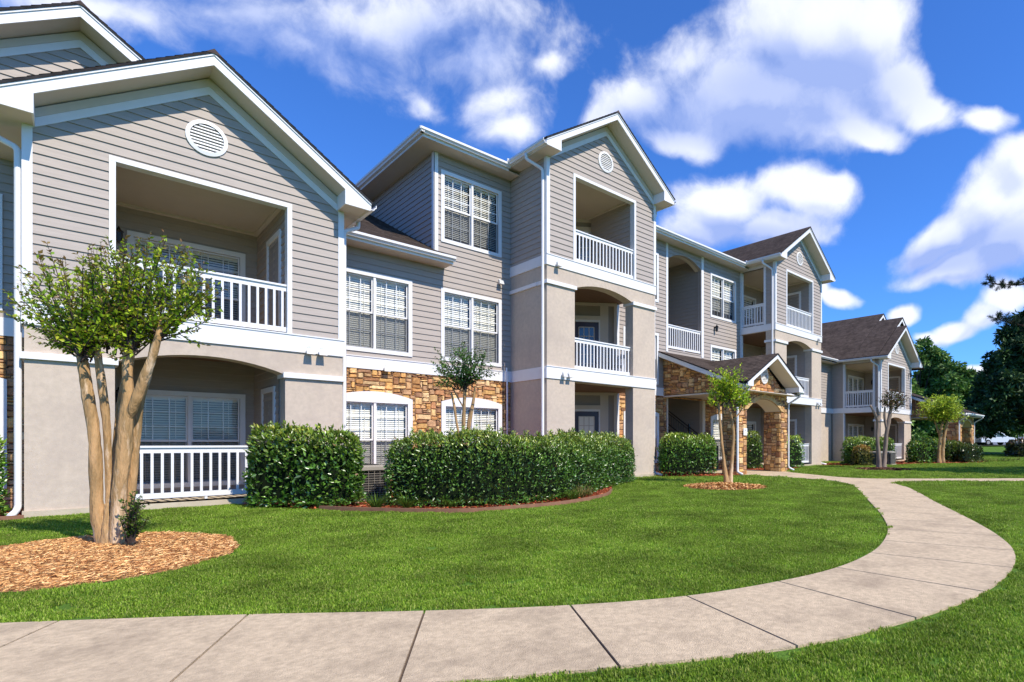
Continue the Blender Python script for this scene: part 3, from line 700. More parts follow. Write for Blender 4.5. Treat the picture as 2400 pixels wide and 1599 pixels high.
# recessed gabled part at the far left, behind the first bay
zr_, cxg, spg = 8.60, .12, 4.0
siding(bld, FW, [(-3.75,3.16),(-.44,3.16),(-.44,5.78),(3.86,5.78),(3.9,zr_-.2-PITCH*3.8),(cxg,zr_-.2),(-3.75,zr_-.2-PITCH*3.87)], [hole(-2.7,-.79,*zL2)])
gable_roof(bld, cxg, spg, YW, 24, zr_, 5.70, 3.85)
window(bld, FW, -2.7, -.79, *zL2); window(bld, FW, -2.64, -.74, .35, 2.16, arch=.15, n=.02, trim=.12)
ledger(bld, FW, rect(-3.75,.2,0,2.88), [arch_hole(-2.64,-.74,.35,2.16,.14)], 6, .05)
trimbox(bld, 'floor_band', [(-3.75,-.5,YW-.045,YW+.01,2.88,3.18)])
siding(bld, left(-3.75), rect(YW,25,0,6.0))
# recessed wall between second and third bays, with the stair opening
N0, N1 = 16.10, 18.32; V1 = (13.72,15.60); V2 = (18.90,20.80)
nh = [(N0+.06,4.72),(N1-.06,4.72)]+arch_pts(N0+.06, N1-.06, 8.18, .34)
siding(bld, FW, rect(13.46,21.17,3.18,8.85), [nh, hole(*V1,*zL2), hole(*V1,6.39,8.25), hole(*V2,*zL2), hole(*V2,6.39,8.25)])
ledger(bld, FW, rect(13.46,21.17,0,2.88), [arch_hole(*V1,*zL1,.14), rect(N0,N1,.08,2.84), arch_hole(*V2,*zL1,.14)], 7, .055)
for V in (V1, V2):
    window(bld, FW, *V, *zL1, arch=.15, n=.02, trim=.12, simple=True); window(bld, FW, *V, *zL2, simple=True); window(bld, FW, *V, 6.39, 8.25, blind=.8, simple=True)
trimbox(bld, 'floor_band', [(13.46,N0-.01,YW-.045,YW+.01,2.88,3.18), (N1+.01,21.17,YW-.045,YW+.01,2.88,3.18)])
fboxes(bld, 'opening_casing', FW, [(N0-.06, N0+.05, 4.6, 8.76, -.14, .032), (N1-.05, N1+.10, 4.6, 8.76, -.14, .032)])
c = MB(); P = arch_pts(N0+.05, N1-.05, 8.18, .34)
for i in range(len(P)-1): c.quad(FW.p(*P[i],.012), FW.p(*P[i+1],.012), FW.p(*P[i+1],-.3), FW.p(*P[i],-.3))
c.build('arch_soffit', 'soffit', bld)
railing(bld, FW, N0+.05, N1-.05, 4.72, .96, n=-.03)
siding(bld, right(N0), rect(YW+.13,18,2.9,8.8), (), -.05); siding(bld, left(N1), rect(YW+.13,18,2.9,8.8), (), -.05); siding(bld, front(18), rect(N0,N1,0,8.8), (), -.05)
siding(bld, right(N0), rect(YW+.13,18,0,2.9), (), -.05); siding(bld, left(N1), rect(YW+.13,18,0,2.9), (), -.05)
trimbox(bld, 'porch_ceiling', [(N0,N1,YW+.13,18,8.7,8.72)], 'porch_ceiling_light'); trimbox(bld, 'landing', [(N0,N1,YW+.02,15.4,4.55,4.72)], 'slab')
trimbox(bld, 'opening_casing', [(N1-.02,N1+.16,YW-.06,YW+.1,.08,2.84),(N0-.05,N0+.02,YW-.06,YW+.1,.08,2.84)], 'soffit')
lantern(bld, FW, 19.2, 5.98)
# open stair with black rails
st = MB(); ns = 15
for i in range(ns): st.box(N0+.05, 17.75, 12.95+i*.28, 13.27+i*.28, .10+i*.18, .15+i*.18)
st.build('stair_tread', 'slab', bld)
for X in (16.2, 17.80):
    sr = MB(); y0, y1 = 12.6, 16.9; zt_ = lambda y: .15+(y-12.95)*.18/.28
    for h in (.35, .92): sr.tube([(X,y0,zt_(y0)+h), (X,y1,zt_(y1)+h)], .022, 6)
    sr.tube([(X,y0,zt_(y0)+.80), (X,y1,zt_(y1)+.80)], .014, 6)
    y = y0
    while y < y1: sr.tube([(X,y,zt_(y)+.35),(X,y,zt_(y)+.80)], .009, 4, False); y += .13
    for y in (y0, 14.0, 15.6): sr.box(X-.03, X+.03, y-.03, y+.03, max(.05, zt_(y)-.1), zt_(y)+1.05)
    sr.build('stair_rail', 'black_metal', bld)
portico(bld, 15.9, 10.4, YW)
pq = MB(); pq.box(16.13,16.35,10.335,10.35,1.36,1.60); pqo = pq.build('plaque', 'plaque', bld)
pq = MB(); pq.box(16.22,16.25,10.331,10.3345,1.50,1.555); pq.build('plaque_mark', 'print_grey', pqo)
# ------------------------------------------------------------------ second building
b2 = thing('apartment_building', (33,13,0), 'two storey apartment building with brown shingle roof and stone porch, far beyond the lawn', 'building')
YD = 11.2; BD = [(2.78, 3.06)]
unit(b2, 31.0, 35.9, YD, 13.95, BD, 5.62, 'D', Yb=YD-.02, side='left', sc=1.1)
FDW = front(13.95)
siding(b2, FDW, rect(26.6,31.0,3.06,6.0)); siding(b2, FDW, rect(35.9,42.5,3.06,6.0), [hole(36.6,38.3,3.2,5.1)]); window(b2, FDW, 36.6, 38.3, 3.2, 5.1, simple=True)
s_ = MB(); panel(s_, FDW, rect(26.6,31.0,0,2.78)); panel(s_, FDW, rect(35.9,42.5,0,2.78)); s_.build('wall', 'stucco', b2)
trimbox(b2, 'floor_band', [(26.6,31.0,13.90,13.96,2.78,3.06), (35.93,42.5,13.90,13.96,2.78,3.06)])
siding(b2, left(26.6), rect(13.95,22,0,6.0)); siding(b2, right(42.5), rect(13.95,22,0,6.0))
def stack(cx, zr, Yf, Yb, xl):
    """one of the stepped gables; its left slope runs on down to the common eave"""
    p = PITCH; mb = MB(); L = cx-xl; q = math.sqrt(1+p*p)
    roof_plane(mb, (xl,Yf,zr-p*L+.03), (0,1,0), (1,0,p), rect(0,Yb-Yf,0,L*q)); roof_plane(mb, (cx+L,Yf,zr-p*L+.03), (0,1,0), (-1,0,p), rect(0,Yb-Yf,0,L*q))
    ro = mb.build('roof', 'shingle', b2)
    f = MB()
    for s in (-1,1): f.prism([(cx,Yf+.03,zr),(cx+s*1.9,Yf+.03,zr-p*1.9),(cx+s*1.9,Yf+.03,zr-.2-p*1.9),(cx,Yf+.03,zr-.2)], (0,.03,0))
    f.build('fascia', 'trim', ro)
    siding(b2, front(Yf+.2), [(cx-3,zr-.1-p*3),(cx+3,zr-.1-p*3),(cx,zr-.1)], (), -.05)
zr0 = 5.62+1.90*(2.45+.37)/2.56; xl0 = 33.45-2.86
stack(34.55, zr0+PITCH*1.1, YD+.02, 12.6, xl0); stack(35.45, zr0+PITCH*2.0, 12.62, 22, xl0)
mb = MB(); roof_plane(mb, (26.1,13.45,5.80), (1,0,0), (0,1,PITCH), [(0,0),(4.45,0),(8.0,4.3),(8.0,7.5),(0,7.5)]); mb.build('roof', 'shingle', b2)
mb = MB(); roof_plane(mb, (36.2,13.45,5.80), (1,0,0), (0,1,PITCH), rect(0,6.7,0,6)); mb.build('roof', 'shingle', b2)
gutter(b2, (26.1,13.45,5.68), (30.5,13.45,5.68), (0,-1,0)); gutter(b2, (36.2,13.45,5.68), (42.9,13.45,5.68), (0,-1,0))
trimbox(b2, 'soffit', [(26.2,30.9,13.47,13.94,5.60,5.62),(36.0,42.8,13.47,13.94,5.60,5.62)], 'soffit')
lantern(b2, front(YD), 35.45, 5.2)
portico(b2, 36.8, 8.85, 13.95, -.22, detail=False, gable=False)
# ------------------------------------------------------------------ ground, path, beds
def cm(P, k=8, closed=False):
    """Catmull-Rom through 2D points"""
    Q = []; n = len(P); g = (lambda i: P[i % n]) if closed else (lambda i: P[max(0, min(n-1, i))])
    for i in range(n if closed else n-1):
        a, b, c, d = g(i-1), g(i), g(i+1), g(i+2)
        for j in range(k):
            t = j/k; Q.append(tuple(.5*((2*b[m])+(-a[m]+c[m])*t+(2*a[m]-5*b[m]+4*c[m]-d[m])*t*t+(-a[m]+3*b[m]-3*c[m]+d[m])*t**3) for m in (0,1)))
    if not closed: Q.append(P[-1])
    return Q
def terr(x, y):
    d = x*.711+y*.703; return .75*max(0, min(1, (d-40)/24))**1.5
def sheet(mb, poly, z, seg=None):
    pts, tri = tess(poly, []); mb.add([(p.x,p.y,z) for p in pts], [tuple(t) for t in tri])
g = MB(); xs = [-150,-60,-30,-15,0,15,28]+[28+4*i for i in range(1,20)]+[120,160,260,600]; ys = [-400,-150,-80,-50,-30,-20,-10,0,10,20,30,40,60,90,160,400]
g.add([(x,y,terr(x,y)) for y in ys for x in xs], [(j*len(xs)+i, j*len(xs)+i+1, (j+1)*len(xs)+i+1, (j+1)*len(xs)+i) for j in range(len(ys)-1) for i in range(len(xs)-1)])
g.build('ground', 'ground', kind='structure', smooth=True, label='mown green lawn ground running out to the trees and the car park')
INJ = [(-3.9,8.0),(-2.9,7.2),(-1.85,6.3),(-.92,5.55),(-.05,4.88),(.80,4.20),(1.63,3.47),(2.38,2.89),(3.11,2.47),(3.95,2.21),(4.75,2.09),(5.62,2.13),(6.43,2.29),(7.33,2.56),(8.22,2.92),(9.1,3.32),(9.95,3.73),(10.8,4.14),(11.65,4.55),(12.43,4.93)]
OUTJ = [(-4.5,6.9),(-3.5,6.1),(-2.45,5.25),(-1.48,4.55),(-.58,3.88),(.27,3.16),(1.05,2.50),(1.90,1.93),(2.77,1.44),(3.74,1.14),(4.75,.98),(5.83,.99),(6.78,1.14),(7.70,1.44),(8.62,1.83),(9.5,2.24),(10.35,2.65),(11.2,3.06),(12.1,3.47),(12.9,3.83)]
KK = 10; IN = cm(INJ, KK); OUT = cm(OUTJ, KK)
def offs(P, w):
    Q = []
    for i, p in enumerate(P):
        a = P[max(0,i-1)]; b = P[min(len(P)-1,i+1)]; t = Vector((b[0]-a[0], b[1]-a[1])).normalized(); Q.append((p[0]+t.y*w, p[1]-t.x*w))
    return Q
path = MB(); PZ_ = .016
def at(P, s):
    i = min(len(P)-2, max(0, int(s))); t = s-i; return tuple(P[i][m]+(P[i+1][m]-P[i][m])*t for m in (0,1))
for k in range(len(INJ)-1):           # one slab between each pair of control joints
    w_ = math.dist(INJ[k], INJ[k+1]); e = .0075/w_*KK; a_, b_ = k*KK+e, (k+1)*KK-e
    A = [at(IN, a_+(b_-a_)*i/KK) for i in range(KK+1)]; B = [at(OUT, a_+(b_-a_)*i/KK) for i in range(KK+1)]
    for i in range(KK):
        path.hexa([(*A[i],-.05),(*B[i],-.05),(*B[i+1],-.05),(*A[i+1],-.05),(*A[i],PZ_),(*B[i],PZ_),(*B[i+1],PZ_),(*A[i+1],PZ_)])
e_in, e_out = INJ[-1], OUTJ[-1]
JL = []
NI = cm([(12.43,4.93),(14.0,5.72),(15.0,6.45),(15.62,7.4),(15.85,8.55),(16.25,10.2)], 8)
NO = cm([e_out,(13.54,4.14),(14.4,4.55),(15.2,5.05),(15.75,5.3),(16.4,5.3),(17.11,4.85),(19.08,2.96),(22.5,-.4),(26,-4)], 8)
NT = cm([(18.75,10.2),(17.9,8.7),(17.2,7.5),(17.1,6.8),(17.5,6.1),(19.16,4.5),(20.9,2.85),(24,-.3),(27.3,-3.6)], 8)
junction = NO + NT[::-1] + NI[::-1] + JL[:1]
jp, jt = tess(junction, [])
path.add([(p.x,p.y,PZ_) for p in jp], [tuple(t) for t in jt])
path.box(15.95, 19.15, 10.2, 13.2, -.05, PZ_+.004)
path.build('path', 'concrete', kind='structure', label='curved pale concrete footpath with control joints')
jn = MB(); jm = [((a[0]*.97+b[0]*.03),(a[1]*.97+b[1]*.03)) for a, b in zip(IN, OUT)]; jo = [((a[0]*.03+b[0]*.97),(a[1]*.03+b[1]*.97)) for a, b in zip(IN, OUT)]
for i in range(len(IN)-1): jn.quad((*jm[i],.004),(*jo[i],.004),(*jo[i+1],.004),(*jm[i+1],.004))
jn.build('path_joint', 'joint', kind='structure')
PATHPOLY = [IN[i] for i in range(len(IN))] + OUT[::-1]
def blob(cx, cy, rx, ry, rot=0, n=26, seed=0, j=.05):
    r = random.Random(seed); P = []
    for i in range(n):
        a = 2*PI*i/n; q = 1+r.uniform(-j, j); x, y = rx*math.cos(a)*q, ry*math.sin(a)*q
        P.append((cx+x*math.cos(rot)-y*math.sin(rot), cy+x*math.sin(rot)+y*math.cos(rot)))
    return P
BEDS = []
def bed(name, poly, m, chips, cols, label, zc=.05, size=(.05,.006), rise=.05):
    BEDS.append(poly); cx = sum(p[0] for p in poly)/len(poly); cy = sum(p[1] for p in poly)/len(poly)
    mb = MB(); n = len(poly); rings = 5
    for k in range(rings+1):
        f = 1-k/rings; z = .006+rise*(1-f**2.2)
        for p in poly: mb.v.append((cx+(p[0]-cx)*f, cy+(p[1]-cy)*f, z))
    for k in range(rings):
        for i in range(n): mb.f.append((k*n+i, k*n+(i+1)%n, (k+1)*n+(i+1)%n, (k+1)*n+i))
    root = mb.build(name, m, kind='structure', smooth=True, label=label)
    c = MB(); r = random.Random(len(BEDS)); x0, x1 = min(p[0] for p in poly), max(p[0] for p in poly); y0, y1 = min(p[1] for p in poly), max(p[1] for p in poly)
    k = 0; tries = 0
    while k < chips and tries < chips*4:
        tries += 1; x, y = r.uniform(x0,x1), r.uniform(y0,y1)
        if not in_poly(x, y, poly): continue
        k += 1
        q = max(abs(x-cx)/((x1-x0)/2), abs(y-cy)/((y1-y0)/2)); z = .012+rise*(1-min(1,math.hypot((x-cx)/((x1-x0)/2),(y-cy)/((y1-y0)/2)))**2.2)+r.random()*.022
        a = r.uniform(0,PI); L = size[0]*r.uniform(.5,1.5); w = size[1]*r.uniform(.6,1.8); t = r.uniform(-.25,.35)
        dx, dy, dz = math.cos(a)*L/2, math.sin(a)*L/2, t*L/2; ex, ey = -math.sin(a)*w/2, math.cos(a)*w/2
        s = r.uniform(.55,1.35); cc = r.choice(cols); c.cur = tuple(v*s for v in cc)
        c.quad((x-dx-ex,y-dy-ey,z-dz),(x+dx-ex,y+dy-ey,z+dz),(x+dx+ex,y+dy+ey,z+dz+.004),(x-dx+ex,y-dy+ey,z-dz+.004))
    o = c.build('mulch_chips', 'chips', root, kind='stuff'); return root
STRAW = [(.68,.36,.13),(.80,.49,.20),(.48,.22,.08),(.86,.58,.27),(.58,.29,.11),(.34,.15,.06),(.74,.40,.15)]
RED = [(.42,.09,.035),(.50,.14,.05),(.30,.06,.03),(.55,.22,.10),(.36,.10,.05)]
bed('mulch_ring', blob(.12,7.47,1.18,1.46,0,seed=1,n=40,j=.03), 'mulch_straw', 34000, STRAW, 'pine straw ring round the big crape myrtle', size=(.045,.0022), rise=.035)
bed('mulch_ring', blob(11.5,7.9,1.03,1.03,0,seed=2), 'mulch_straw', 2500, STRAW, 'pine straw ring round the small tree before the stone porch', size=(.09,.016))
bed('mulch_ring', blob(23.4,8.3,1.15,1.15,0,seed=3), 'bark_dark', 1500, [(.16,.07,.04),(.22,.10,.06)], 'dark mulch ring round the bare tree', size=(.09,.03))
bed('mulch_bed', cm([(2.2,12.0),(2.5,10.9),(2.95,9.85),(3.4,9.1),(4.3,8.0),(5.2,7.75),(6.2,7.72),(7.6,8.2),(8.9,9.3),(10.2,10.6),(12.2,12.0),(12.2,12.5),(9.0,12.2),(9.0,13.7),(4.0,13.7),(4.0,12.1)],3,True), 'mulch_red', 8000, RED, 'red mulch bed under the long hedge', size=(.06,.02), rise=.02)
bed('mulch_bed', [(-5,13.7),(-5,11.8),(-2,11.7),(-.55,11.75),(-.5,13.7)], 'mulch_red', 1800, RED, 'red mulch bed left of the first bay', size=(.06,.02), rise=.02)
bed('mulch_bed', cm([(13.35,11.8),(14.4,10.9),(15.4,10.35),(15.9,10.3),(15.9,13.7),(13.4,13.7)],2,True), 'mulch_red', 1500, RED, 'mulch bed beside the stone porch', size=(.07,.03), rise=.02)
bed('mulch_bed', cm([(19.2,11.2),(20.5,11.0),(22.4,11.5),(22.4,12.1),(21.2,13.7),(19.2,13.7)],2,True), 'mulch_red', 800, RED, 'mulch bed behind the stone porch', size=(.07,.03), rise=.02)
bed('mulch_bed', cm([(25.5,11.2),(26.2,10.3),(28,9.6),(31,9.0),(33.5,7.6),(36.6,7.6),(36.6,11.2),(31,11.2),(26,13.8)],2,True), 'mulch_red', 3500, RED, 'red mulch bed under the shrubs of the second building', size=(.09,.04), rise=.02)
ed = MB()
def edge(P):
    Q = offs(P, .035)
    for i in range(len(P)-1): ed.hexa([(*P[i],-.02),(*Q[i],-.02),(*Q[i+1],-.02),(*P[i+1],-.02),(*P[i],.075),(*Q[i],.075),(*Q[i+1],.075),(*P[i+1],.075)])
edge(cm([(2.9,9.95),(3.4,9.1),(4.3,7.99),(5.2,7.74),(6.2,7.70),(7.6,8.18),(8.6,9.0)],6))
ed.build('bed_edging', 'edging', label='brown board edging along the red mulch bed in front of the long hedge', cat='edging')
ed = MB(); edge([(-3,11.66),(-.47,11.72)]); ed.build('bed_edging', 'edging', label='brown board edging of the bed at the far left wall', cat='edging')
# ------------------------------------------------------------------ leaves
def leaf_mesh(name, P, D, Nn, L, Wd, C, m, parent=None, **t):
    """one folded diamond per leaf. P base, D direction, Nn normal hint, L length, Wd width, C colour"""
    n = len(P); D = D/np.linalg.norm(D,axis=1,keepdims=True); Sd = np.cross(D, Nn); Sd /= np.linalg.norm(Sd,axis=1,keepdims=True)+1e-9
    Up = np.cross(Sd, D); L = L[:,None]; Wd = Wd[:,None]
    V = np.empty((n,4,3), np.float32)
    V[:,0] = P; V[:,1] = P+D*L*.45+Sd*Wd*.5+Up*Wd*.16; V[:,2] = P+D*L-Up*L*.10; V[:,3] = P+D*L*.45-Sd*Wd*.5+Up*Wd*.16
    o_ = org(parent); V -= np.array(o_, np.float32)
    me = bpy.data.meshes.new(name); me.vertices.add(n*4); me.vertices.foreach_set('co', V.ravel())
    idx = np.arange(n, dtype=np.int32)[:,None]*4; T = np.concatenate([idx+0, idx+1, idx+2, idx+0, idx+2, idx+3], 1).ravel()
    me.loops.add(n*6); me.loops.foreach_set('vertex_index', T); me.polygons.add(n*2)
    me.polygons.foreach_set('loop_start', np.arange(0,n*6,3,dtype=np.int32)); me.update(calc_edges=True); me.validate()
    me.materials.append(MATS[m]); at_ = me.color_attributes.new('Col','FLOAT_COLOR','POINT')
    c4 = np.ones((n,4,4), np.float32); c4[:,:,:3] = C[:,None,:]; at_.data.foreach_set('color', c4.ravel())
    o = bpy.data.objects.new(name, me); COL.objects.link(o)
    if parent: o.parent = parent
    return tag(o, **t)
def pick(cols, n, lo=.6, hi=1.4):
    c = np.array(cols)[RNG.integers(0, len(cols), n)]; return c*RNG.uniform(lo, hi, (n,1))
def unitv(n): v = RNG.normal(size=(n,3)); return v/np.linalg.norm(v,axis=1,keepdims=True)
HG = [(.065,.16,.018),(.09,.215,.024),(.05,.125,.014),(.12,.27,.03),(.07,.17,.018),(.20,.34,.055)]
def hedge(spine, half, h, n, label, leafL=.055, cols=HG, bright=1., name='hedge', cat='hedge', bare=.0, z0=.04, rough=.07, group=None, end_round=1.):
    """clipped hedge following a spine (2D points); half: half width; h: height"""
    S_ = cm(spine, 8) if len(spine) > 2 else [tuple(spine[0][m]+(spine[1][m]-spine[0][m])*i/8 for m in (0,1)) for i in range(9)]
    A = np.array(S_); seg = np.linalg.norm(np.diff(A,axis=0),axis=1); cl = np.concatenate([[0],np.cumsum(seg)]); Lt = cl[-1]
    ph = RNG.uniform(0,6.28,6)
    def surf(s, a, k):
        # s along, a profile angle 0..pi over the top; superellipse section; lumpy
        sx = np.interp(s, cl, A[:,0]); sy = np.interp(s, cl, A[:,1]); ds = .02
        tx = np.interp(np.minimum(s+ds,Lt), cl, A[:,0])-np.interp(np.maximum(s-ds,0), cl, A[:,0]); ty = np.interp(np.minimum(s+ds,Lt), cl, A[:,1])-np.interp(np.maximum(s-ds,0), cl, A[:,1])
        q = np.hypot(tx,ty); tx, ty = tx/q, ty/q
        e = 2/2.8; ca_, sa_ = np.cos(a), np.sin(a); px = np.sign(ca_)*np.abs(ca_)**e; pz = np.abs(sa_)**e
        fe = np.minimum(1, np.minimum(s, Lt-s)/(half*end_round)); fe = np.sqrt(np.maximum(0, 1-(1-fe)**2.4))
        lump = 1+rough*(np.sin(s*5.1+ph[0]+a*1.3)+.7*np.sin(s*9.3+ph[1]-a*2.7)+.6*np.sin(a*5+ph[2]+s*2.2))/1.6
        hh = (h-z0)*(1+.035*np.sin(s*2.3+ph[3])+.02*np.sin(s*6.7+ph[4]))
        r = half*px*(.35+.65*fe)*lump*k
        z = z0+hh*pz*(.8+.2*fe)*(1+.3*(lump-1))*(.97+.03*k) - hh*(1-k)*.3*(pz>.5)
        low = np.clip((z-z0)/(.35*h), 0, 1); r = r*(.86+.14*low)
        return np.stack([sx-ty*r, sy+tx*r, z],1), np.stack([-ty*px, tx*px, pz*1.1-.1],1), tx, ty
    root = thing(name, (float(A[:,0].mean()), float(A[:,1].mean()), 0), label, cat, group)
    s = RNG.uniform(0, Lt, n); a = np.arccos(np.clip(RNG.uniform(-1.12,1.12,n),-1,1)); a = np.clip(a+RNG.normal(0,.02,n),.02,PI-.02)
    k = 1-np.abs(RNG.normal(0,.07,n))
    P, Nn, tx, ty = surf(s, a, k)
    endcap = RNG.random(n) < min(.4, half*1.4/Lt)
    sg = np.where(RNG.random(n) < .5, 0, 1)
    # end faces
    u = RNG.uniform(-1,1,n); v = RNG.uniform(0,1,n); ss = np.where(sg==0, RNG.uniform(0,.10,n)*half*2, Lt-RNG.uniform(0,.10,n)*half*2); aa = np.arccos(u); kk = RNG.uniform(.05,1,n)
    Pe, Ne, tex, tey = surf(ss, aa, kk); dirn = np.where(sg==0,-1,1); Ne = np.stack([tex*dirn, tey*dirn, 0*tex],1); Pe[:,2] = z0+(Pe[:,2]-z0)*np.sqrt(v)
    P[endcap] = Pe[endcap]; Nn[endcap] = Ne[endcap]
    # side faces need leaves low down too
    low = (~endcap) & (RNG.random(n) < .42); P[low,2] = z0+(P[low,2]-z0)*RNG.uniform(.03,1,low.sum()); Nn[low,2] *= .1
    if bare > 0:
        keep = ~((P[:,2] < bare*h) & (RNG.random(n) < .75)); P, Nn = P[keep], Nn[keep]; n = len(P)
    Nn = Nn/np.linalg.norm(Nn,axis=1,keepdims=True); P += unitv(n)*.012
    spr = np.sin(P[:,0]*23+ph[0])*np.sin(P[:,1]*19+ph[1])*np.sin(P[:,2]*17+ph[2]) > .38; P[spr] += Nn[spr]*RNG.uniform(0,.10,(int(spr.sum()),1))*[1,1,1.2]
    D = Nn*.9+unitv(n)*.9+np.array([0,0,.35]); nh_ = Nn+unitv(n)*.75
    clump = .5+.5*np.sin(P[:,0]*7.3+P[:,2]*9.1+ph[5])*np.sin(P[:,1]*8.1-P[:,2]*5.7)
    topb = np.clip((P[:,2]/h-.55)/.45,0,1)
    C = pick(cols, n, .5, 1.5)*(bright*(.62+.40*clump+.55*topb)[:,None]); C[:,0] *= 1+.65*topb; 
    dead = RNG.random(n) < .006; C[dead] = (.35,.20,.09)
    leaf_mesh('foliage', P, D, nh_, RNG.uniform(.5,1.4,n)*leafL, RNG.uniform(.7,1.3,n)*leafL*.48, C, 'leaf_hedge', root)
    # solid hull against see-through, inner shade put into its near-black colour
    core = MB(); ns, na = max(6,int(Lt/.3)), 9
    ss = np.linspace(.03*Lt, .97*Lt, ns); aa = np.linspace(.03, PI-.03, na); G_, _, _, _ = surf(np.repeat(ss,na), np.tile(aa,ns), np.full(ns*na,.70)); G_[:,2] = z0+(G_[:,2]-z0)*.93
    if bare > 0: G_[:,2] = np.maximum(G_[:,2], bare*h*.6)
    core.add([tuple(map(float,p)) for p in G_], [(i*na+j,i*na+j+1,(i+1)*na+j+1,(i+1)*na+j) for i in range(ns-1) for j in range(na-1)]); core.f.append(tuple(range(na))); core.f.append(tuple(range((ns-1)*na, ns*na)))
    core.build('dark_hull', 'hedge_core', root, smooth=True)
    if bare > 0:
        st_ = MB()
        for i in range(int(Lt/.22)):
            q = (i+.5)*Lt/int(Lt/.22); x, y = float(np.interp(q,cl,A[:,0])), float(np.interp(q,cl,A[:,1]))
            for _ in range(3): st_.tube([(x+random.uniform(-.05,.05),y+random.uniform(-.05,.05),0),(x+random.uniform(-.2,.2),y+random.uniform(-.2,.2),bare*h*1.6)], .012, 5, False)
        st_.build('stem', 'bark_dark', root)
    return root
hedge([(2.30,11.35),(2.70,10.85),(3.15,10.35),(3.48,10.02)], .38, 1.32, 8500, 'bulky glossy shrub before the ground floor balcony, left of the air conditioner', leafL=.085, name='shrub', cat='shrub', rough=.10)
hedge([(4.20,9.95),(4.6,9.15),(5.4,8.62),(6.4,8.68),(7.4,9.15),(8.5,9.85),(9.8,10.6),(11.2,11.25)], .56, 1.235, 62000, 'long clipped dark green hedge curving in front of the middle bays', leafL=.056, bare=.0, bright=1.)
hedge([(13.55,11.75),(14.6,11.45),(15.6,11.3)], .42, 1.34, 8000, 'shorter bright topped hedge between the tall stucco pillar and the stone porch', leafL=.085, bright=1.25, bare=.22)
hedge([(19.45,12.6),(20.6,12.5)], .36, 1.5, 3200, 'hedge seen through the arch of the stone porch', leafL=.085, bright=1.0)
hedge([(20.7,11.95),(21.9,11.75),(22.75,11.75)], .38, 1.32, 2600, 'bright green shrub right of the stone porch, under the third bay', leafL=.09, bright=1.5, name='shrub', cat='shrub')
hedge([(-1.15,12.45),(-.80,12.15)], .30, 1.30, 2400, 'light green shrub at the left edge beside the downspout', leafL=.085, bright=1.7, name='shrub', cat='shrub')
hedge([(26.2,11.0),(28.5,10.9),(30.6,10.6)], .45, 1.30, 5200, 'long hedge under the side balcony of the second building', leafL=.11, bright=1.1)
hedge([(26.0,10.55),(26.8,10.25)], .42, .92, 1500, 'yellow green rounded shrub beside the far air conditioner', leafL=.10, cols=[(.20,.19,.03),(.13,.15,.02),(.26,.22,.05)], name='shrub', cat='shrub')
hedge([(31.2,9.7),(32.6,9.3),(33.6,9.2)], .55, 1.25, 3000, 'bright leafy shrub before the corner of the second building', leafL=.12, bright=1.5, name='shrub', cat='shrub')
hedge([(34.0,9.0),(35.9,8.6)], .6, 1.12, 2600, 'dark low shrub left of the second stone porch', leafL=.12, bright=.7, name='shrub', cat='shrub')
hedge([(34.2,8.2),(36.5,7.9)], .5, .95, 2000, 'very dark shrub in front of the second stone porch', leafL=.12, bright=.35, name='shrub', cat='shrub')
# strappy border plants
def tuft(x, y, n, L, cols, label, group='liriope clumps at the hedge foot'):
    mb = MB()
    for i in range(n):
        a = random.uniform(0,2*PI); r0 = random.uniform(0,.09); l = L*random.uniform(.6,1.2); px, py = x+r0*math.cos(a), y+r0*math.sin(a); w = .007*random.uniform(.8,1.5)
        le = random.uniform(.35,1.0); s = random.uniform(.6,1.4); mb.cur = tuple(c*s for c in random.choice(cols)); prev = None
        for k in range(5):
            t = k/4; rr = l*le*t; z = .03+l*(t*(1.1-.75*t*le)); c = Vector((px+math.cos(a)*rr, py+math.sin(a)*rr, z)); sd = Vector((-math.sin(a),math.cos(a),0))*w*(1-t*.9)
            if prev: mb.quad(prev[0], prev[1], c+sd, c-sd)
            prev = (c-sd, c+sd)
    return mb.build('liriope', 'grass', label=label, cat='plant', group=group)
GR = [(.10,.20,.02),(.16,.26,.03),(.07,.15,.02)]; BR = [(.36,.26,.10),(.25,.20,.06),(.16,.20,.04)]
for (x, y, n, L, c_, l) in ((3.55,9.35,110,.34,GR,'leftmost green liriope clump, before the air conditioner'),(3.95,9.05,110,.32,GR,'green liriope clump between the air conditioner and the long hedge'),
    (4.5,8.6,60,.25,GR,'small liriope clump under the left end of the long hedge'),(6.75,8.12,90,.30,GR,'green liriope clump at the front foot of the long hedge'),(7.1,8.28,90,.30,BR,'straw brown liriope clump at the front foot of the long hedge'),
    (7.5,8.52,60,.26,BR,'smaller browned liriope clump at the right foot of the long hedge')): tuft(x, y, n, L, c_, l)
for i in range(9): tuft(34.2+i*.75, 7.5-.12*i, 40, .30, BR+GR, 'pale strappy plant in the row along the bed of the second building', 'strappy plants of the second bed')
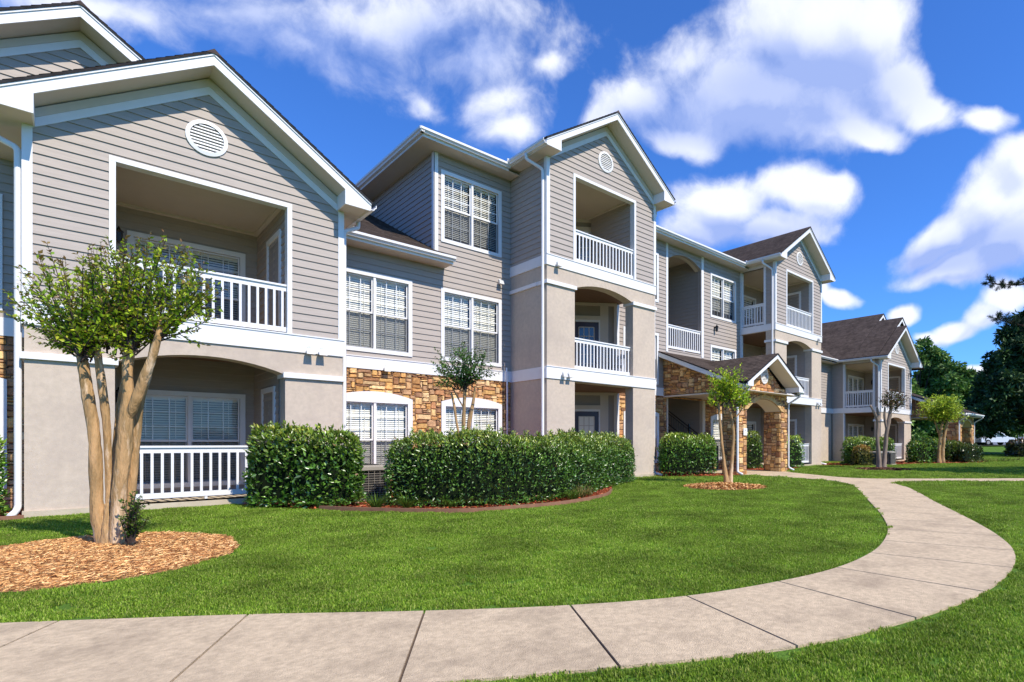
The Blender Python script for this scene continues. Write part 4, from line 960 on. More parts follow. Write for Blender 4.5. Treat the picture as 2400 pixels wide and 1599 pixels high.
# ------------------------------------------------------------------ trees
CA, SA = .7109, .7033
def UPt(px, py, d):
    """photo-scale helper: a point at distance d in front of the viewpoint the photo was taken from"""
    u = (px-1468)/1289; v = (1037-py)/1289; return Vector(((CA+u*SA)*d, (SA-u*CA)*d, 1.117+v*d))
def myrtle(label, limbs, d0, shoots, m='bark', leafL=.055, glow=1., thin=.78, cols=None, name='crape_myrtle', per=26, red=.25, base=None):
    """limbs: [(px, py, depth offset, radius)...] lists; shoots: [(origin px,py,dd, target px,py,dd)...]"""
    b = UPt(*base, d0); root = thing(name, (b.x, b.y, 0), label, 'tree', None)
    t = MB()
    for li in limbs:
        P = [UPt(x, y, d0+dd) for x, y, dd, r in li]; R = [r for *_, r in li]; Q, RR = [], []
        for i in range(len(P)-1):
            for k in range(4):
                f = k/4; g_ = lambda j: P[max(0,min(len(P)-1,j))]
                a, b_, c, e = g_(i-1), g_(i), g_(i+1), g_(i+2)
                Q.append(.5*((2*b_)+(c-a)*f+(2*a-5*b_+4*c-e)*f*f+(3*b_-a-3*c+e)*f**3)); RR.append((R[i]+(R[i+1]-R[i])*f)*(1+.05*math.sin(i*5+k*2.1)))
        Q.append(P[-1]); RR.append(R[-1]); t.tube([q+Vector((noise.noise(q*3),noise.noise(q*3+Vector((9,0,0))),0))*.010*R[0]/.08 for q in Q], [r*thin for r in RR], 18, True, .20)
    t.build('trunk', m, root, smooth=True)
    tw = MB(); LP, LD, LN, LL, LC = [], [], [], [], []
    cols = cols or [(.17,.26,.015),(.24,.33,.02),(.11,.20,.012),(.36,.40,.03)]
    def shoot(a, c, depth=0, r0=.009):
        L = (c-a).length; m_ = (a+c)/2+Vector((0,0,-.06*L))+Vector([random.uniform(-1,1)*.05*L for _ in range(3)]); n = max(4,int(L/.06)); pts = []
        for i in range(n+1): f = i/n; pts.append((a*(1-f)+m_*f)*(1-f)+(m_*(1-f)+c*f)*f)
        tw.tube(pts, [r0*(1-.8*i/n) for i in range(n+1)], 4, False)
        st = .14 if depth == 0 else 0.05; k = int(L*(1-st)/(leafL*.5)); dr = (c-a).normalized()
        for i in range(k):
            f = st+(1-st)*(i+random.random())/max(1,k); p = (a*(1-f)+m_*f)*(1-f)+(m_*(1-f)+c*f)*f
            for s in (1, -1):
                if random.random() < .12: continue
                v = Vector([random.gauss(0,1) for _ in range(3)]); v = (v-dr*v.dot(dr)).normalized()
                LP.append(p); LD.append(v*.85+dr*.75); LN.append(Vector((0,0,1))+v*.4+Vector([random.gauss(0,.35) for _ in range(3)]))
                LL.append(leafL*random.uniform(.55,1.15)*(1-.25*f)); s_ = random.uniform(.35,1.45)*glow; col = random.choice(cols)
                tip = max(0, f-.72)/.28*red*3.2 if random.random() < .6 else 0; tip = min(.85, tip)
                LC.append([col[0]*s_*(1-tip)+.24*tip, col[1]*s_*(1-tip)+.11*tip, col[2]*s_*(1-tip)+.05*tip])
        if depth == 0:
            for i in range(max(2,int(L/.22))):
                f = random.uniform(.12,.85); p = (a*(1-f)+m_*f)*(1-f)+(m_*(1-f)+c*f)*f
                v = Vector([random.gauss(0,1) for _ in range(3)]); v = (v-dr*v.dot(dr)).normalized(); l = random.uniform(.12,.30)*(1-.4*f)*(leafL/.055)
                shoot(p, p+(dr*.7+v*.8+Vector((0,0,.25))).normalized()*l, 1, r0*.5)
    for (x0, y0, e0, x1, y1, e1) in shoots: shoot(UPt(x0,y0,d0+e0), UPt(x1,y1,d0+e1))
    tw.build('twigs', 'bark_dark', root)
    if LP: leaf_mesh('crown', np.array(LP), np.array(LD), np.array(LN), np.array(LL), np.array(LL)*.52, np.array(LC), 'leaf_tree', root)
    return root
def fan(ox, oy, od, cx, cy, rx, ry, n, dz=.35, seed=1, spread=18, amin=-200, amax=20):
    r = random.Random(seed); o = []
    for i in range(n):
        a = math.radians(r.uniform(amin, amax)); q = r.uniform(.45,1)**.6
        o.append((ox+r.uniform(-spread,spread), oy+r.uniform(-14,14), od+r.uniform(-.08,.08), cx+rx*q*math.cos(a), cy+ry*q*math.sin(a), od+r.uniform(-dz,dz)))
    return o
limbs1 = [[(243,1288,0,.085),(236,1240,0,.078),(226,1150,0,.070),(222,1060,0,.066),(216,990,0,.066),(204,910,0,.062),(194,850,0,.060),(186,790,0,.045),(180,750,0,.02)],
          [(262,1225,.02,.05),(256,1150,.05,.040),(253,1060,.06,.040),(246,960,.06,.042),(236,880,.05,.044),(226,820,.03,.040),(215,770,0,.025)],
          [(272,1288,0,.100),(274,1240,0,.088),(281,1150,0,.082),(291,1050,0,.078),(298,965,0,.070),(300,915,.02,.060),(300,850,.03,.052),(304,800,.02,.035),(300,740,0,.018)],
          [(297,985,0,.05),(314,950,-.01,.058),(333,900,-.02,.060),(352,850,-.03,.055),(368,800,-.03,.040),(380,745,0,.02)],
          [(292,1240,.12,.05),(308,1160,.14,.050),(317,1060,.16,.052),(328,950,.16,.050),(345,880,.14,.045),(356,820,.1,.03),(362,770,.1,.015)],
          [(268,1150,.16,.035),(271,1050,.20,.040),(283,940,.22,.042),(305,850,.20,.036),(322,790,.18,.02)]]
limbs1.append([(258,1292,-.01,.105),(257,1250,0,.085),(256,1215,.01,.060),(255,1180,.02,.035)])
for k, (x, r_) in enumerate(((232,.04),(258,.05),(292,.05),(280,.045),(244,.04))): limbs1.append([(x,1290+3*(k%2),-.05+.02*k,r_),(x+(262-x)*.2,1255,-.03,r_*.7),(x+(262-x)*.35,1210,.0,.03)])
sh1 = fan(200,835,0, 155,700,150,140, 26, seed=4,amin=-190,amax=10)+fan(200,835,0, 190,770,90,90, 16, seed=24)+fan(300,820,.05, 325,680,170,150, 34, seed=5,amin=-190,amax=10)+fan(310,820,.05, 330,760,90,90, 18, seed=25)+fan(365,790,.05, 410,710,110,110, 20, seed=6)+fan(260,820,.1,255,660,90,110,14,seed=16,amin=-170,amax=-10)
sh1 += [(195,800,0,18,697,.15),(190,810,0,2,727,0),(190,790,0,92,598,.1),(200,790,0,60,640,-.1),(190,830,0,98,782,-.15),(235,810,0,236,566,.1),(300,760,0,330,556,0),(310,760,0,384,542,-.05),(345,770,0,436,575,.1),(350,780,0,482,612,0),(320,770,0,345,590,.1),(300,770,0,300,600,-.1),(215,790,0,140,610,0),
         (370,780,0,528,676,.1),(360,800,0,500,700,-.1),(380,790,0,466,772,-.1),(330,820,-.1,262,842,-.2),(240,800,0,300,820,-.25),(300,760,0,352,548,.2),(200,830,.1,120,800,.2)]
myrtle('big multi trunk crape myrtle with tan bark in the pine straw ring', limbs1, 5.80, sh1, base=(262,1284), leafL=.068, red=.36, glow=1.75)
myrtle('short leafy sucker shoot growing at the foot of the big crape myrtle', [[(300,1275,-.15,.01),(305,1200,-.15,.008)]], 5.80,
       [(306+random.uniform(-12,12),1272,-.2, 306+random.uniform(-24,26),random.uniform(1150,1240),-.2+random.uniform(-.1,.1)) for i in range(17)], base=(304,1275), leafL=.05, red=.05, name='sapling', cols=[(.05,.12,.015),(.08,.17,.02),(.13,.22,.03)])
def small(label, base, d0, limbs, shoots, **k): return myrtle(label, limbs, d0, shoots, base=base, **k)
small('slender two stemmed crape myrtle standing before the stone porch', (1706,1135), 14.6,
      [[(1703,1136,0,.13),(1701,1112,0,.075),(1694,1060,0,.05),(1689,1000,0,.045),(1684,950,0,.04),(1678,920,0,.02)],[(1709,1136,0,.13),(1713,1110,0,.07),(1717,1060,0,.055),(1718,1000,0,.05),(1710,962,0,.04),(1706,925,0,.02)],[(1718,985,0,.03),(1735,965,0,.022),(1745,940,0,.01)]],
      fan(1686,950,0,1686,925,36,66,20,dz=.5,seed=7,spread=10)+fan(1715,950,0,1722,925,40,72,24,dz=.5,seed=8,spread=10)+fan(1740,950,0,1742,945,22,36,9,dz=.3,seed=18,spread=5), glow=2.2, leafL=.10, red=.10, m='bark')
small('crape myrtle with three thin stems rising behind the long hedge', (1075,1060), 11.4,
      [[(1083,1075,0,.05),(1086,1000,0,.05),(1088,950,0,.05),(1090,910,0,.04),(1088,880,0,.02)],[(1082,1060,0,.04),(1070,990,0,.03),(1064,950,0,.032),(1058,920,0,.02)],[(1093,1070,.1,.06),(1098,1000,.1,.055),(1108,950,.1,.048),(1114,905,.1,.02)],[(1086,955,0,.02),(1072,930,0,.02),(1058,905,0,.01)]],
      fan(1088,905,0,1086,868,78,66,38,dz=.45,seed=9,spread=24)+[(1080,890,0,1018,815,0),(1080,890,0,1058,803,0),(1095,890,0,1118,806,0),(1100,890,0,1160,858,0),(1080,900,0,1012,850,0)], glow=2.3, leafL=.075, red=.12, m='bark', cols=[(.04,.10,.02),(.06,.14,.025),(.03,.08,.015)])
small('mostly bare crape myrtle with pale thick limbs and few dark leaves', (2065,1100), 23.2,
      [[(2061,1101,0,.19),(2060,1075,0,.125),(2056,1030,0,.11),(2058,995,0,.10),(2050,970,0,.08),(2040,950,0,.05)],[(2070,1101,0,.19),(2073,1070,0,.125),(2078,1020,0,.12),(2082,990,0,.12),(2088,960,0,.09),(2094,945,0,.05)],
       [(2058,990,0,.09),(2057,965,0,.08),(2055,955,0,.05)],[(2078,1005,0,.09),(2073,980,0,.08),(2074,955,0,.05)]],
      fan(2088,955,0,2092,940,36,34,34,dz=.5,seed=10,spread=8), leafL=.10, red=.5, thin=.7, m='bark_grey', cols=[(.16,.09,.05),(.09,.08,.03),(.10,.14,.03)])
small('crape myrtle with bright yellow green crown and golden stems before the second stone porch', (2205,1087), 29.0,
      [[(2203,1088,0,.2),(2201,1060,0,.13),(2204,1030,0,.13),(2208,1000,0,.11),(2210,980,0,.06)],[(2209,1088,0,.2),(2210,1050,0,.12),(2214,1020,0,.13),(2219,995,0,.11),(2222,975,0,.05)],[(2204,1030,.2,.08),(2197,1005,.2,.08),(2188,980,.2,.05)]],
      fan(2206,985,0,2206,958,54,36,64,dz=1.3,seed=11,spread=20,amin=-195,amax=15), glow=1.5, thin=.62, leafL=.17, red=0, m='bark', cols=[(.28,.36,.03),(.40,.46,.05),(.20,.30,.03)])
# broad background trees: trunk, limbs, leaf sprays
def bigtree(label, x, y, z0, h, blobs, n, cols, leafL=.35, tr=.35, name='tree', bright=1., group='trees beyond the lawn', needle=False, trunk_top=.7):
    root = thing(name, (x, y, z0), label, 'tree', group)
    t = MB(); top = Vector((x, y, z0+h*trunk_top)); t.tube([(x,y,z0-.2),(x+.1,y,z0+h*.2),(x,y+.1,z0+h*.45),top], [tr*1.3,tr,tr*.7,tr*.25], 10)
    for (bx, by, bz, br) in blobs:
        s = Vector((x, y, z0+h*random.uniform(.2,.5))); e = Vector((x+bx, y+by, z0+bz)); t.tube([s, (s+e)/2+Vector((0,0,-.1*h*.2)), e], [tr*.4,tr*.25,tr*.08], 6, False)
    t.build('trunk', 'bark_dark', root, smooth=True)
    tot = sum(b[3]**2 for b in blobs); P, D, C = [], [], []
    for (bx, by, bz, br) in blobs:
        m = int(n*br*br/tot); sub = max(6,int(br*7)); cs = unitv(sub)*RNG.uniform(.55,1.0,(sub,1))*br; cs[:,2] *= .8
        w = RNG.integers(0, sub, m); rr = br*.42; o = unitv(m)*(RNG.uniform(0,1,(m,1))**.45)*rr; o[:,2] *= .65
        p = cs[w]+o+np.array([x+bx, y+by, z0+bz]); P.append(p); d = o/rr+unitv(m)*.6+np.array([0,0,-.1]); D.append(d)
        tone = RNG.uniform(.7,1.3,(sub,1))[w]; C.append(pick(cols, m)*bright*tone)
    P, D, C = np.concatenate(P), np.concatenate(D), np.concatenate(C); keep = P[:,2] > z0+.1; P, D, C = P[keep], D[keep], C[keep]; k = len(P)
    leaf_mesh('crown', P, D, unitv(k)+np.array([0,0,.8]), RNG.uniform(.6,1.3,k)*leafL, RNG.uniform(.7,1.2,k)*leafL*(.16 if needle else .5), C, 'leaf_far', root); return root
MG = [(.09,.19,.035),(.14,.26,.05),(.06,.13,.03),(.22,.32,.09)]; DK = [(.04,.085,.03),(.055,.11,.035),(.03,.065,.025),(.08,.14,.04)]
def place(px, d): u = (px-1468)/1289; return (CA+u*SA)*d, (SA-u*CA)*d
def crown(seed, h, w, k, zb=.3):
    r = random.Random(seed); o = []
    for i in range(k):
        f = i/(k-1); z = h*(zb+(1-zb)*f*.92); ww = w*(math.sin(PI*min(1,.25+.72*f)))**.8
        for q in range(3 if f < .8 else 1): a = r.uniform(0,2*PI); o.append((math.cos(a)*ww*.5*r.uniform(.3,1), math.sin(a)*ww*.5*r.uniform(.3,1), z, w*.24*r.uniform(.8,1.2)*(1-.35*f)))
    return o
for (px, d, h, w, k, n, cols, br, lab, sd) in (
    (2150,62,11.6,9.0,6,7000,MG,1.0,'broad green tree whose top shows right of the second building roof',1),
    (2200,66,10.2,8.0,6,6000,MG,1.1,'green tree in the middle of the row beyond the second stone porch',2),
    (2262,72,9.3,9.0,6,6000,MG,1.0,'lower green tree between the broad tree and the dark conifer',3),
    (2318,74,9.4,8.0,6,5000,MG,.9,'green tree half hidden by the dark conifer',4),
    (1960,70,15.4,7.0,5,2200,MG,1.2,'tree whose top just shows over the roof of the second building',7)):
    x, y = place(px, d); bigtree(lab, x, y, terr(x,y), h, crown(sd, h, w, k, .22), int(n*3.2), cols, .5, .35, 'broadleaf_tree', br)
x, y = place(2418, 45); bl_ = []
for i in range(15):
    f = i/14; w = 5.4*(1-f)**.75+.5
    for q in range(5 if f < .7 else 2): a = random.uniform(0,2*PI); bl_.append((math.cos(a)*w*.62, math.sin(a)*w*.62, 2.9+f*8.5, .9+.55*(1-f)))
bigtree('tall dark conifer with dense hanging boughs at the right edge', x, y, terr(x,y), 12.5, bl_, 42000, DK, .42, .4, 'conifer', 1.0, None, False, .85)
bigtree('shade tree standing to the right, outside the frame, whose dappled shadow crosses the side path', 26, -4.5, 0, 12, crown(12, 12, 8, 5, .45), 5000, MG, .5, .3, 'broadleaf_tree', 1., None)
# pine reaching in from the right with two long boughs
x, y = place(2520, 30); pr_ = thing('pine_tree', (x,y,0), 'pine bough tips reaching into the sky at the right edge, above the dark conifer', 'tree')
t = MB(); t.tube([(x,y,-.2),(x,y+.2,6),(x-.1,y,13)], [.3,.24,.1], 10); NP, ND, NC = [], [], []
for (pts) in ([(2520,640),(2450,655),(2390,668),(2345,668),(2315,662)], [(2520,790),(2440,775),(2390,762),(2350,752),(2332,745)], [(2520,560),(2480,600),(2440,640),(2405,655)]):
    Q = [UPt(a, b, 30+.2*i) for i, (a, b) in enumerate(pts)]; t.tube([(Q[0]+Vector((0,0,-.2)))]+Q, [.08]+[.06*(1-i/len(Q))+.01 for i in range(len(Q))], 6, False)
    for i in range(len(Q)-1):
        for j in range(12):
            c = Q[i].lerp(Q[i+1], random.random()); e = c+Vector((random.uniform(-.35,.35),random.uniform(-.35,.35),random.uniform(-.22,.38))); t.tube([c,e],[.012,.006],4,False)
            for q in range(75): NP.append(c.lerp(e, random.uniform(.3,1))); ND.append((e-c).normalized()*.7+Vector([random.gauss(0,.7) for _ in range(3)])); s = random.uniform(.6,1.5); NC.append((.025*s,.05*s,.025*s))
t.build('trunk', 'bark_dark', pr_, smooth=True)
leaf_mesh('crown', np.array(NP), np.array(ND), unitv(len(NP)), RNG.uniform(.12,.24,len(NP)), np.full(len(NP),.014), np.array(NC), 'leaf_far', pr_)
# undergrowth at the foot of the conifer
x, y = place(2440, 41); hedge([(x-1.6,y+1.6),(x,y),(x+2.5,y-2.5)], 1.1, 1.25, 2500, 'low brown green undergrowth at the foot of the dark conifer', leafL=.26, cols=[(.06,.07,.025),(.09,.07,.03),(.03,.05,.015)], name='undergrowth', cat='shrub', z0=.1)
# ------------------------------------------------------------------ air conditioners
def aircon(x, y, z, label, s=1.):
    root = thing('air_conditioner', (x,y,z), label, 'air conditioner', 'outdoor air conditioning units'); w = .36*s; h = .66*s
    b = MB(); b.box(x-w+.03,x+w-.03,y-w+.03,y+w-.03,z+.05,z+h-.06); b.build('coil', 'coil', root)
    b = MB(); b.box(x-w-.03,x+w+.03,y-w-.03,y+w+.03,z,z+.06); b.build('base_pad', 'slab', root)
    g_ = MB()
    for k in range(12):
        q = z+.09+k*(h-.17)/11
        for a, c in (((-w,-w),(w,-w)),((-w,-w),(-w,w)),((w,-w),(w,w)),((-w,w),(w,w))): g_.tube([(x+a[0],y+a[1],q),(x+c[0],y+c[1],q)], .0035, 4, False)
    for k in range(8):
        q = -w+2*w*k/7
        for P in ((q,-w),(q,w),(-w,q),(w,q)): g_.tube([(x+P[0],y+P[1],z+.06),(x+P[0],y+P[1],z+h-.05)], .004, 4, False)
    g_.build('wire_guard', 'cabinet', root)
    t_ = MB(); n = 28
    for i in range(n):
        a, c = 2*PI*i/n, 2*PI*(i+1)/n
        sq = lambda q, r: (x+max(-1,min(1,1.25*math.cos(q)))*r, y+max(-1,min(1,1.25*math.sin(q)))*r)
        t_.hexa([(*sq(a,w+.02),z+h-.06),(*sq(c,w+.02),z+h-.06),(*sq(c,w*.70),z+h-.02),(*sq(a,w*.70),z+h-.02),(*sq(a,w+.02),z+h),(*sq(c,w+.02),z+h),(*sq(c,w*.70),z+h+.03),(*sq(a,w*.70),z+h+.03)])
    t_.build('top_cover', 'cabinet', root)
    f_ = MB()
    for k in range(6):
        r = w*.70*(k+1)/6
        f_.tube([(x+r*math.cos(2*PI*i/20), y+r*math.sin(2*PI*i/20), z+h+.035) for i in range(21)], .004, 4, False)
    for k in range(4): a = PI*k/4; f_.tube([(x-w*.7*math.cos(a),y-w*.7*math.sin(a),z+h+.035),(x+w*.7*math.cos(a),y+w*.7*math.sin(a),z+h+.035)], .004, 4, False)
    f_.tube([(x,y,z+h-.06),(x,y,z+h+.05)], .06, 10); f_.build('fan_guard', 'coil', root)
aircon(3.93, 10.9, .0, 'square air conditioner with tan top between the bulky shrub and the long hedge'); aircon(27.05, 10.0, 0, 'far air conditioner beside the yellow green shrub'); aircon(28.2, 9.95, 0, 'second far air conditioner under the hedge of the far building')
def chair(x, y, z, label, rz):
    r_ = thing('patio_chair', (x,y,z), label, 'chair'); R_ = lambda a, b, c: (x+a*math.cos(rz)-b*math.sin(rz), y+a*math.sin(rz)+b*math.cos(rz), z+c)
    bx = lambda a0,a1,b0,b1,c0,c1: MB().hexa([R_(a0,b0,c0),R_(a1,b0,c0),R_(a1,b1,c0),R_(a0,b1,c0),R_(a0,b0,c1),R_(a1,b0,c1),R_(a1,b1,c1),R_(a0,b1,c1)])
    bx(-.25,.25,-.24,.24,.40,.44).build('seat','black_metal',r_)
    m_ = MB(); m_.tube([R_(-.24,.24,.42),R_(-.24,.34,.92),R_(0,.36,.96),R_(.24,.34,.92),R_(.24,.24,.42)],.016,6)
    for q in (-.16,-.08,0,.08,.16): m_.tube([R_(q,.24,.44),R_(q,.35,.94)],.009,5)
    m_.build('backrest','black_metal',r_)
    for sx in (-1,1):
        for sy in (-1,1): MB().tube([R_(sx*.23,sy*.22,.41),R_(sx*.26,sy*.27,0)],.014,6).build('leg','black_metal',r_)
        MB().tube([R_(sx*.25,.28,.66),R_(sx*.26,-.2,.65),R_(sx*.25,-.22,.42)],.015,6).build('armrest','black_metal',r_)
chair(12.55, 12.95, 3.175, 'black metal patio chair behind the second floor railing of the middle bay', 2.4)
chair(22.6, 13.2, 6.215, 'black metal patio chair on the top balcony of the third bay', 1.2)
# ------------------------------------------------------------------ car park beyond
pk = MB(); P = [(place(1700,63)), (place(2700,63)), (place(2700,84)), (place(1700,84))]; pk.add([(x,y,terr(x,y)+.03) for x,y in P], [(0,1,2,3)]); pk.build('car_park', 'asphalt', kind='structure')
fw = MB(); A_, B_ = place(2080,83), place(2560,83); fw.prism([(*A_,.7),(*B_,.7),(*B_,3.6),(*A_,3.6)], (.4,.4,0)); fw.build('boundary_wall', 'far_wall', label='plain blue grey wall behind the parked cars', cat='wall')
def car(px, d, label, ang, L=4.6, H_=1.48):
    x, y = place(px, d); z = terr(x,y)+.03; root = thing('parked_car', (x,y,z), label, 'car', 'cars in the car park'); ca_, sa_ = math.cos(ang), math.sin(ang)
    T = lambda a, b, c: (x+a*ca_-b*sa_, y+a*sa_+b*ca_, z+c)
    low = [(-.5,.32),(-.5,.62),(-.47,.78),(-.30,.86),(.22,.90),(.40,.84),(.485,.72),(.5,.5),(.49,.32)]
    cab = [(-.40,.84),(-.31,1.22),(-.22,1.40),(-.05,1.48),(.08,1.44),(.18,1.22),(.30,.88)]
    b = MB()
    def loft(prof, ws):
        rows = []
        for w, sc_, in ws: rows.append([T(a*L*sc_, w, c*H_/1.48) for a, c in prof])
        n = len(prof)
        for r in range(len(rows)-1):
            for i in range(n-1): b.quad(rows[r][i], rows[r][i+1], rows[r+1][i+1], rows[r+1][i])
        b.add(rows[0], [tuple(range(n))]); b.add(rows[-1], [tuple(range(n))])
    loft(low, [(-.88,.96),(-.84,1),(0,1.02),(.84,1),(.88,.96)]); b.build('body', 'car_white', root, smooth=False)
    b = MB(); loft(cab, [(-.72,.93),(-.66,1),(0,1.02),(.66,1),(.72,.93)]); c_ = b.build('cabin', 'car_white', root, smooth=False)
    g_ = MB()
    for s in (-1, 1):
        for w in ([(-.33,.90),(-.27,1.18),(-.19,1.34),(-.06,1.39),(-.06,.90)], [(-.045,.90),(-.045,1.39),(.06,1.36),(.14,1.2),(.25,.90)]): g_.prism([T(a*L*.93, s*.725, c*H_/1.48) for a, c in w], Vector((-sa_*s*.01, ca_*s*.01, 0)))
    g_.prism([T(.295*L,-.6,.92*H_/1.48),T(.295*L,.6,.92*H_/1.48),T(.185*L,.52,1.24*H_/1.48),T(.185*L,-.52,1.24*H_/1.48)], Vector((ca_*.015,sa_*.015,.02)))
    g_.prism([T(-.40*L,-.6,.92*H_/1.48),T(-.40*L,.6,.92*H_/1.48),T(-.315*L,.52,1.24*H_/1.48),T(-.315*L,-.52,1.24*H_/1.48)], Vector((-ca_*.02,-sa_*.02,.02)))
    g_.build('window', 'car_glass', c_)
    for a in (-.31, .31):
        for s in (-1, 1):
            w = MB(); w.tube([T(a*L, s*.70, .33), T(a*L, s*.91, .33)], .33, 18); wo = w.build('wheel', 'rubber', root)
            w = MB(); w.tube([T(a*L, s*.905, .33), T(a*L, s*.925, .33)], .2, 12); w.build('rim', 'grey_metal', wo)
    for a, m_ in ((.495,'floodlight_metal'),(-.497,'door_dark')):
        for s in (-1,1):
            w = MB(); w.tube([T(a*L, s*.62, .66), T(a*L*1.012, s*.62, .66)], .11, 8); w.build('headlight' if a > 0 else 'tail_light', m_, root)
car(2176, 66, 'white saloon car seen behind the stair rail of the second building', -.75)
car(2222, 67.5, 'white car half hidden by the second stone porch', -.75); car(2330, 66, 'white car with a rounded roof parked right of the second stone porch', -.75, 4.4, 1.62)
# ------------------------------------------------------------------ grass blades
def clump(name, n, rad, h, seed, cols):
    r = random.Random(seed); mb = MB()
    for i in range(n):
        a = r.uniform(0,2*PI); q = rad*math.sqrt(r.random()); x, y = q*math.cos(a), q*math.sin(a); hh = h*r.uniform(.55,1.15); b = r.uniform(0,2*PI); ln = hh*r.uniform(.15,.75); w = .0025*r.uniform(.7,1.5)*(rad/.06)**.5
        dx, dy = math.cos(b), math.sin(b); s = r.uniform(.65,1.35); c = r.choice(cols); mb.cur = (c[0]*s, c[1]*s, c[2]*s)
        p0, p1 = (x-dy*w,y+dx*w,0), (x+dy*w,y-dx*w,0); m0, m1 = (x-dy*w*.8+dx*ln*.35,y+dx*w*.8+dy*ln*.35,hh*.6), (x+dy*w*.8+dx*ln*.35,y-dx*w*.8+dy*ln*.35,hh*.6)
        mb.add([p0,p1,m1,m0,(x+dx*ln,y+dy*ln,hh)], [(0,1,2,3),(3,2,4)]); mb.c = mb.c
    me_o = mb.build(name, 'grass'); me = me_o.data; COL.objects.unlink(me_o); bpy.data.objects.remove(me_o); return me
GC = [(.175,.295,.022),(.225,.35,.028),(.135,.24,.018),(.27,.40,.04),(.35,.40,.09)]
def scatter(name, pts, meshes, label, smin=.8, smax=1.25):
    """one object: the blades are put on the points by geometry nodes"""
    me = bpy.data.meshes.new(name); me.from_pydata(pts, [], []); me.materials.append(MATS['grass']); o = bpy.data.objects.new(name, me); COL.objects.link(o)
    tag(o, kind='stuff', label=label)
    ng = bpy.data.node_groups.new(name, 'GeometryNodeTree'); ng.interface.new_socket('Geometry', in_out='INPUT', socket_type='NodeSocketGeometry'); ng.interface.new_socket('Geometry', in_out='OUTPUT', socket_type='NodeSocketGeometry')
    gi, go = ng.nodes.new('NodeGroupInput'), ng.nodes.new('NodeGroupOutput'); ip = ng.nodes.new('GeometryNodeInstanceOnPoints'); g2i = ng.nodes.new('GeometryNodeGeometryToInstance')
    for m_ in meshes:
        h_ = bpy.data.objects.new(name+'_blades', m_); col_src.objects.link(h_); oi = ng.nodes.new('GeometryNodeObjectInfo'); oi.inputs[0].default_value = h_; ng.links.new(oi.outputs['Geometry'], g2i.inputs[0])
    ng.links.new(gi.outputs[0], ip.inputs['Points']); ng.links.new(g2i.outputs[0], ip.inputs['Instance']); ip.inputs['Pick Instance'].default_value = True
    rv = ng.nodes.new('FunctionNodeRandomValue'); rv.data_type = 'FLOAT_VECTOR'; rv.inputs[0].default_value = (-.1,-.1,0); rv.inputs[1].default_value = (.1,.1,6.283); ng.links.new(rv.outputs[0], ip.inputs['Rotation'])
    rs = ng.nodes.new('FunctionNodeRandomValue'); rs.data_type = 'FLOAT'; rs.inputs[2].default_value = smin; rs.inputs[3].default_value = smax; ng.links.new(rs.outputs[1], ip.inputs['Scale'])
    ng.links.new(ip.outputs[0], go.inputs[0]); md = o.modifiers.new('scatter', 'NODES'); md.node_group = ng; return o
col_src = bpy.data.collections.new('sources')          # not linked to the scene: only read by the scatter
def excluded(X, Y, pad):
    out = np.zeros(len(X), bool)
    def inp(P):
        r = np.zeros(len(X), bool); j = len(P)-1
        for i in range(len(P)):
            xi, yi = P[i]; xj, yj = P[j]; c = (yi > Y) != (yj > Y)
            with np.errstate(divide='ignore', invalid='ignore'): r ^= c & (X < (xj-xi)*(Y-yi)/(yj-yi+1e-12)+xi)
            j = i
        return r
    for P in [PATHPOLY, junction]+BEDS: out |= inp(P)
    out |= (X > -.52) & (X < 3.92) & (Y > 11.93); out |= (Y > 13.7) & (X < 25.6); out |= (X > 9.05) & (X < 13.5) & (Y > 11.93); out |= (X > 21.15) & (X < 25.55) & (Y > 11.93)
    out |= (X > 15.85) & (X < 19.3) & (Y > 10.15); out |= (X > 30.9) & (X < 36) & (Y > 11.1)
    return out
def field(d0, d1, spacing, pad, um=.92):
    pts = []; n = int((d1-d0)*(d1+d0)*1.1*(um+1.34)/2.26/spacing**2)+10
    d = np.sqrt(RNG.uniform(d0*d0, d1*d1, n)); u = RNG.uniform(-1.34,um,n)
    X, Y = (CA+u*SA)*d, (SA-u*CA)*d
    o = np.zeros(n, bool)
    for a in np.arange(0, 2*PI, PI/3): o |= excluded(X+pad*math.cos(a), Y+pad*math.sin(a), 0)
    X, Y = X[~o], Y[~o]; return [(float(x), float(y), terr(x,y)) for x, y in zip(X, Y)]
near = [clump('blades', 70, .052, .022, i, GC) for i in range(6)]; midc = [clump('blades', 160, .12, .025, 20+i, GC) for i in range(5)]; farc = [clump('blades', 150, .26, .040, 40+i, GC) for i in range(4)]
scatter('grass', field(1.2, 6.5, .050, .042, 1.35), near, 'thick mown lawn grass along the near path')
scatter('grass', field(6.5, 14, .085, .085, 1.35), midc, 'mown lawn grass between the path and the building')
scatter('grass', field(14, 46, .20, .13), farc, 'mown lawn grass farther off')
# ------------------------------------------------------------------ light, sky, camera
SUN = Vector((.12,-1.0,1.12)).normalized()
sun = bpy.data.lights.new('sun', 'SUN'); sun.energy = 4.2; sun.angle = math.radians(.5); sun.color = (1,.92,.80)
so_ = bpy.data.objects.new('sun', sun); COL.objects.link(so_); so_.rotation_euler = SUN.to_track_quat('Z','Y').to_euler()
w = bpy.data.worlds.new('World'); S.world = w; w.use_nodes = True; nt = w.node_tree; nt.nodes.clear()
out = nd(nt, 'ShaderNodeOutputWorld'); bg = nd(nt, 'ShaderNodeBackground'); bg.inputs[1].default_value = .135; lk(nt, bg.outputs[0], out.inputs[0])
sky = nd(nt, 'ShaderNodeTexSky', sky_type='NISHITA'); sky.sun_disc = False; sky.sun_elevation = math.asin(SUN.z)
sky.sun_rotation = math.atan2(SUN.x, SUN.y); sky.ozone_density = 3.5; sky.dust_density = .3; sky.air_density = 1.0; sky.altitude = 300
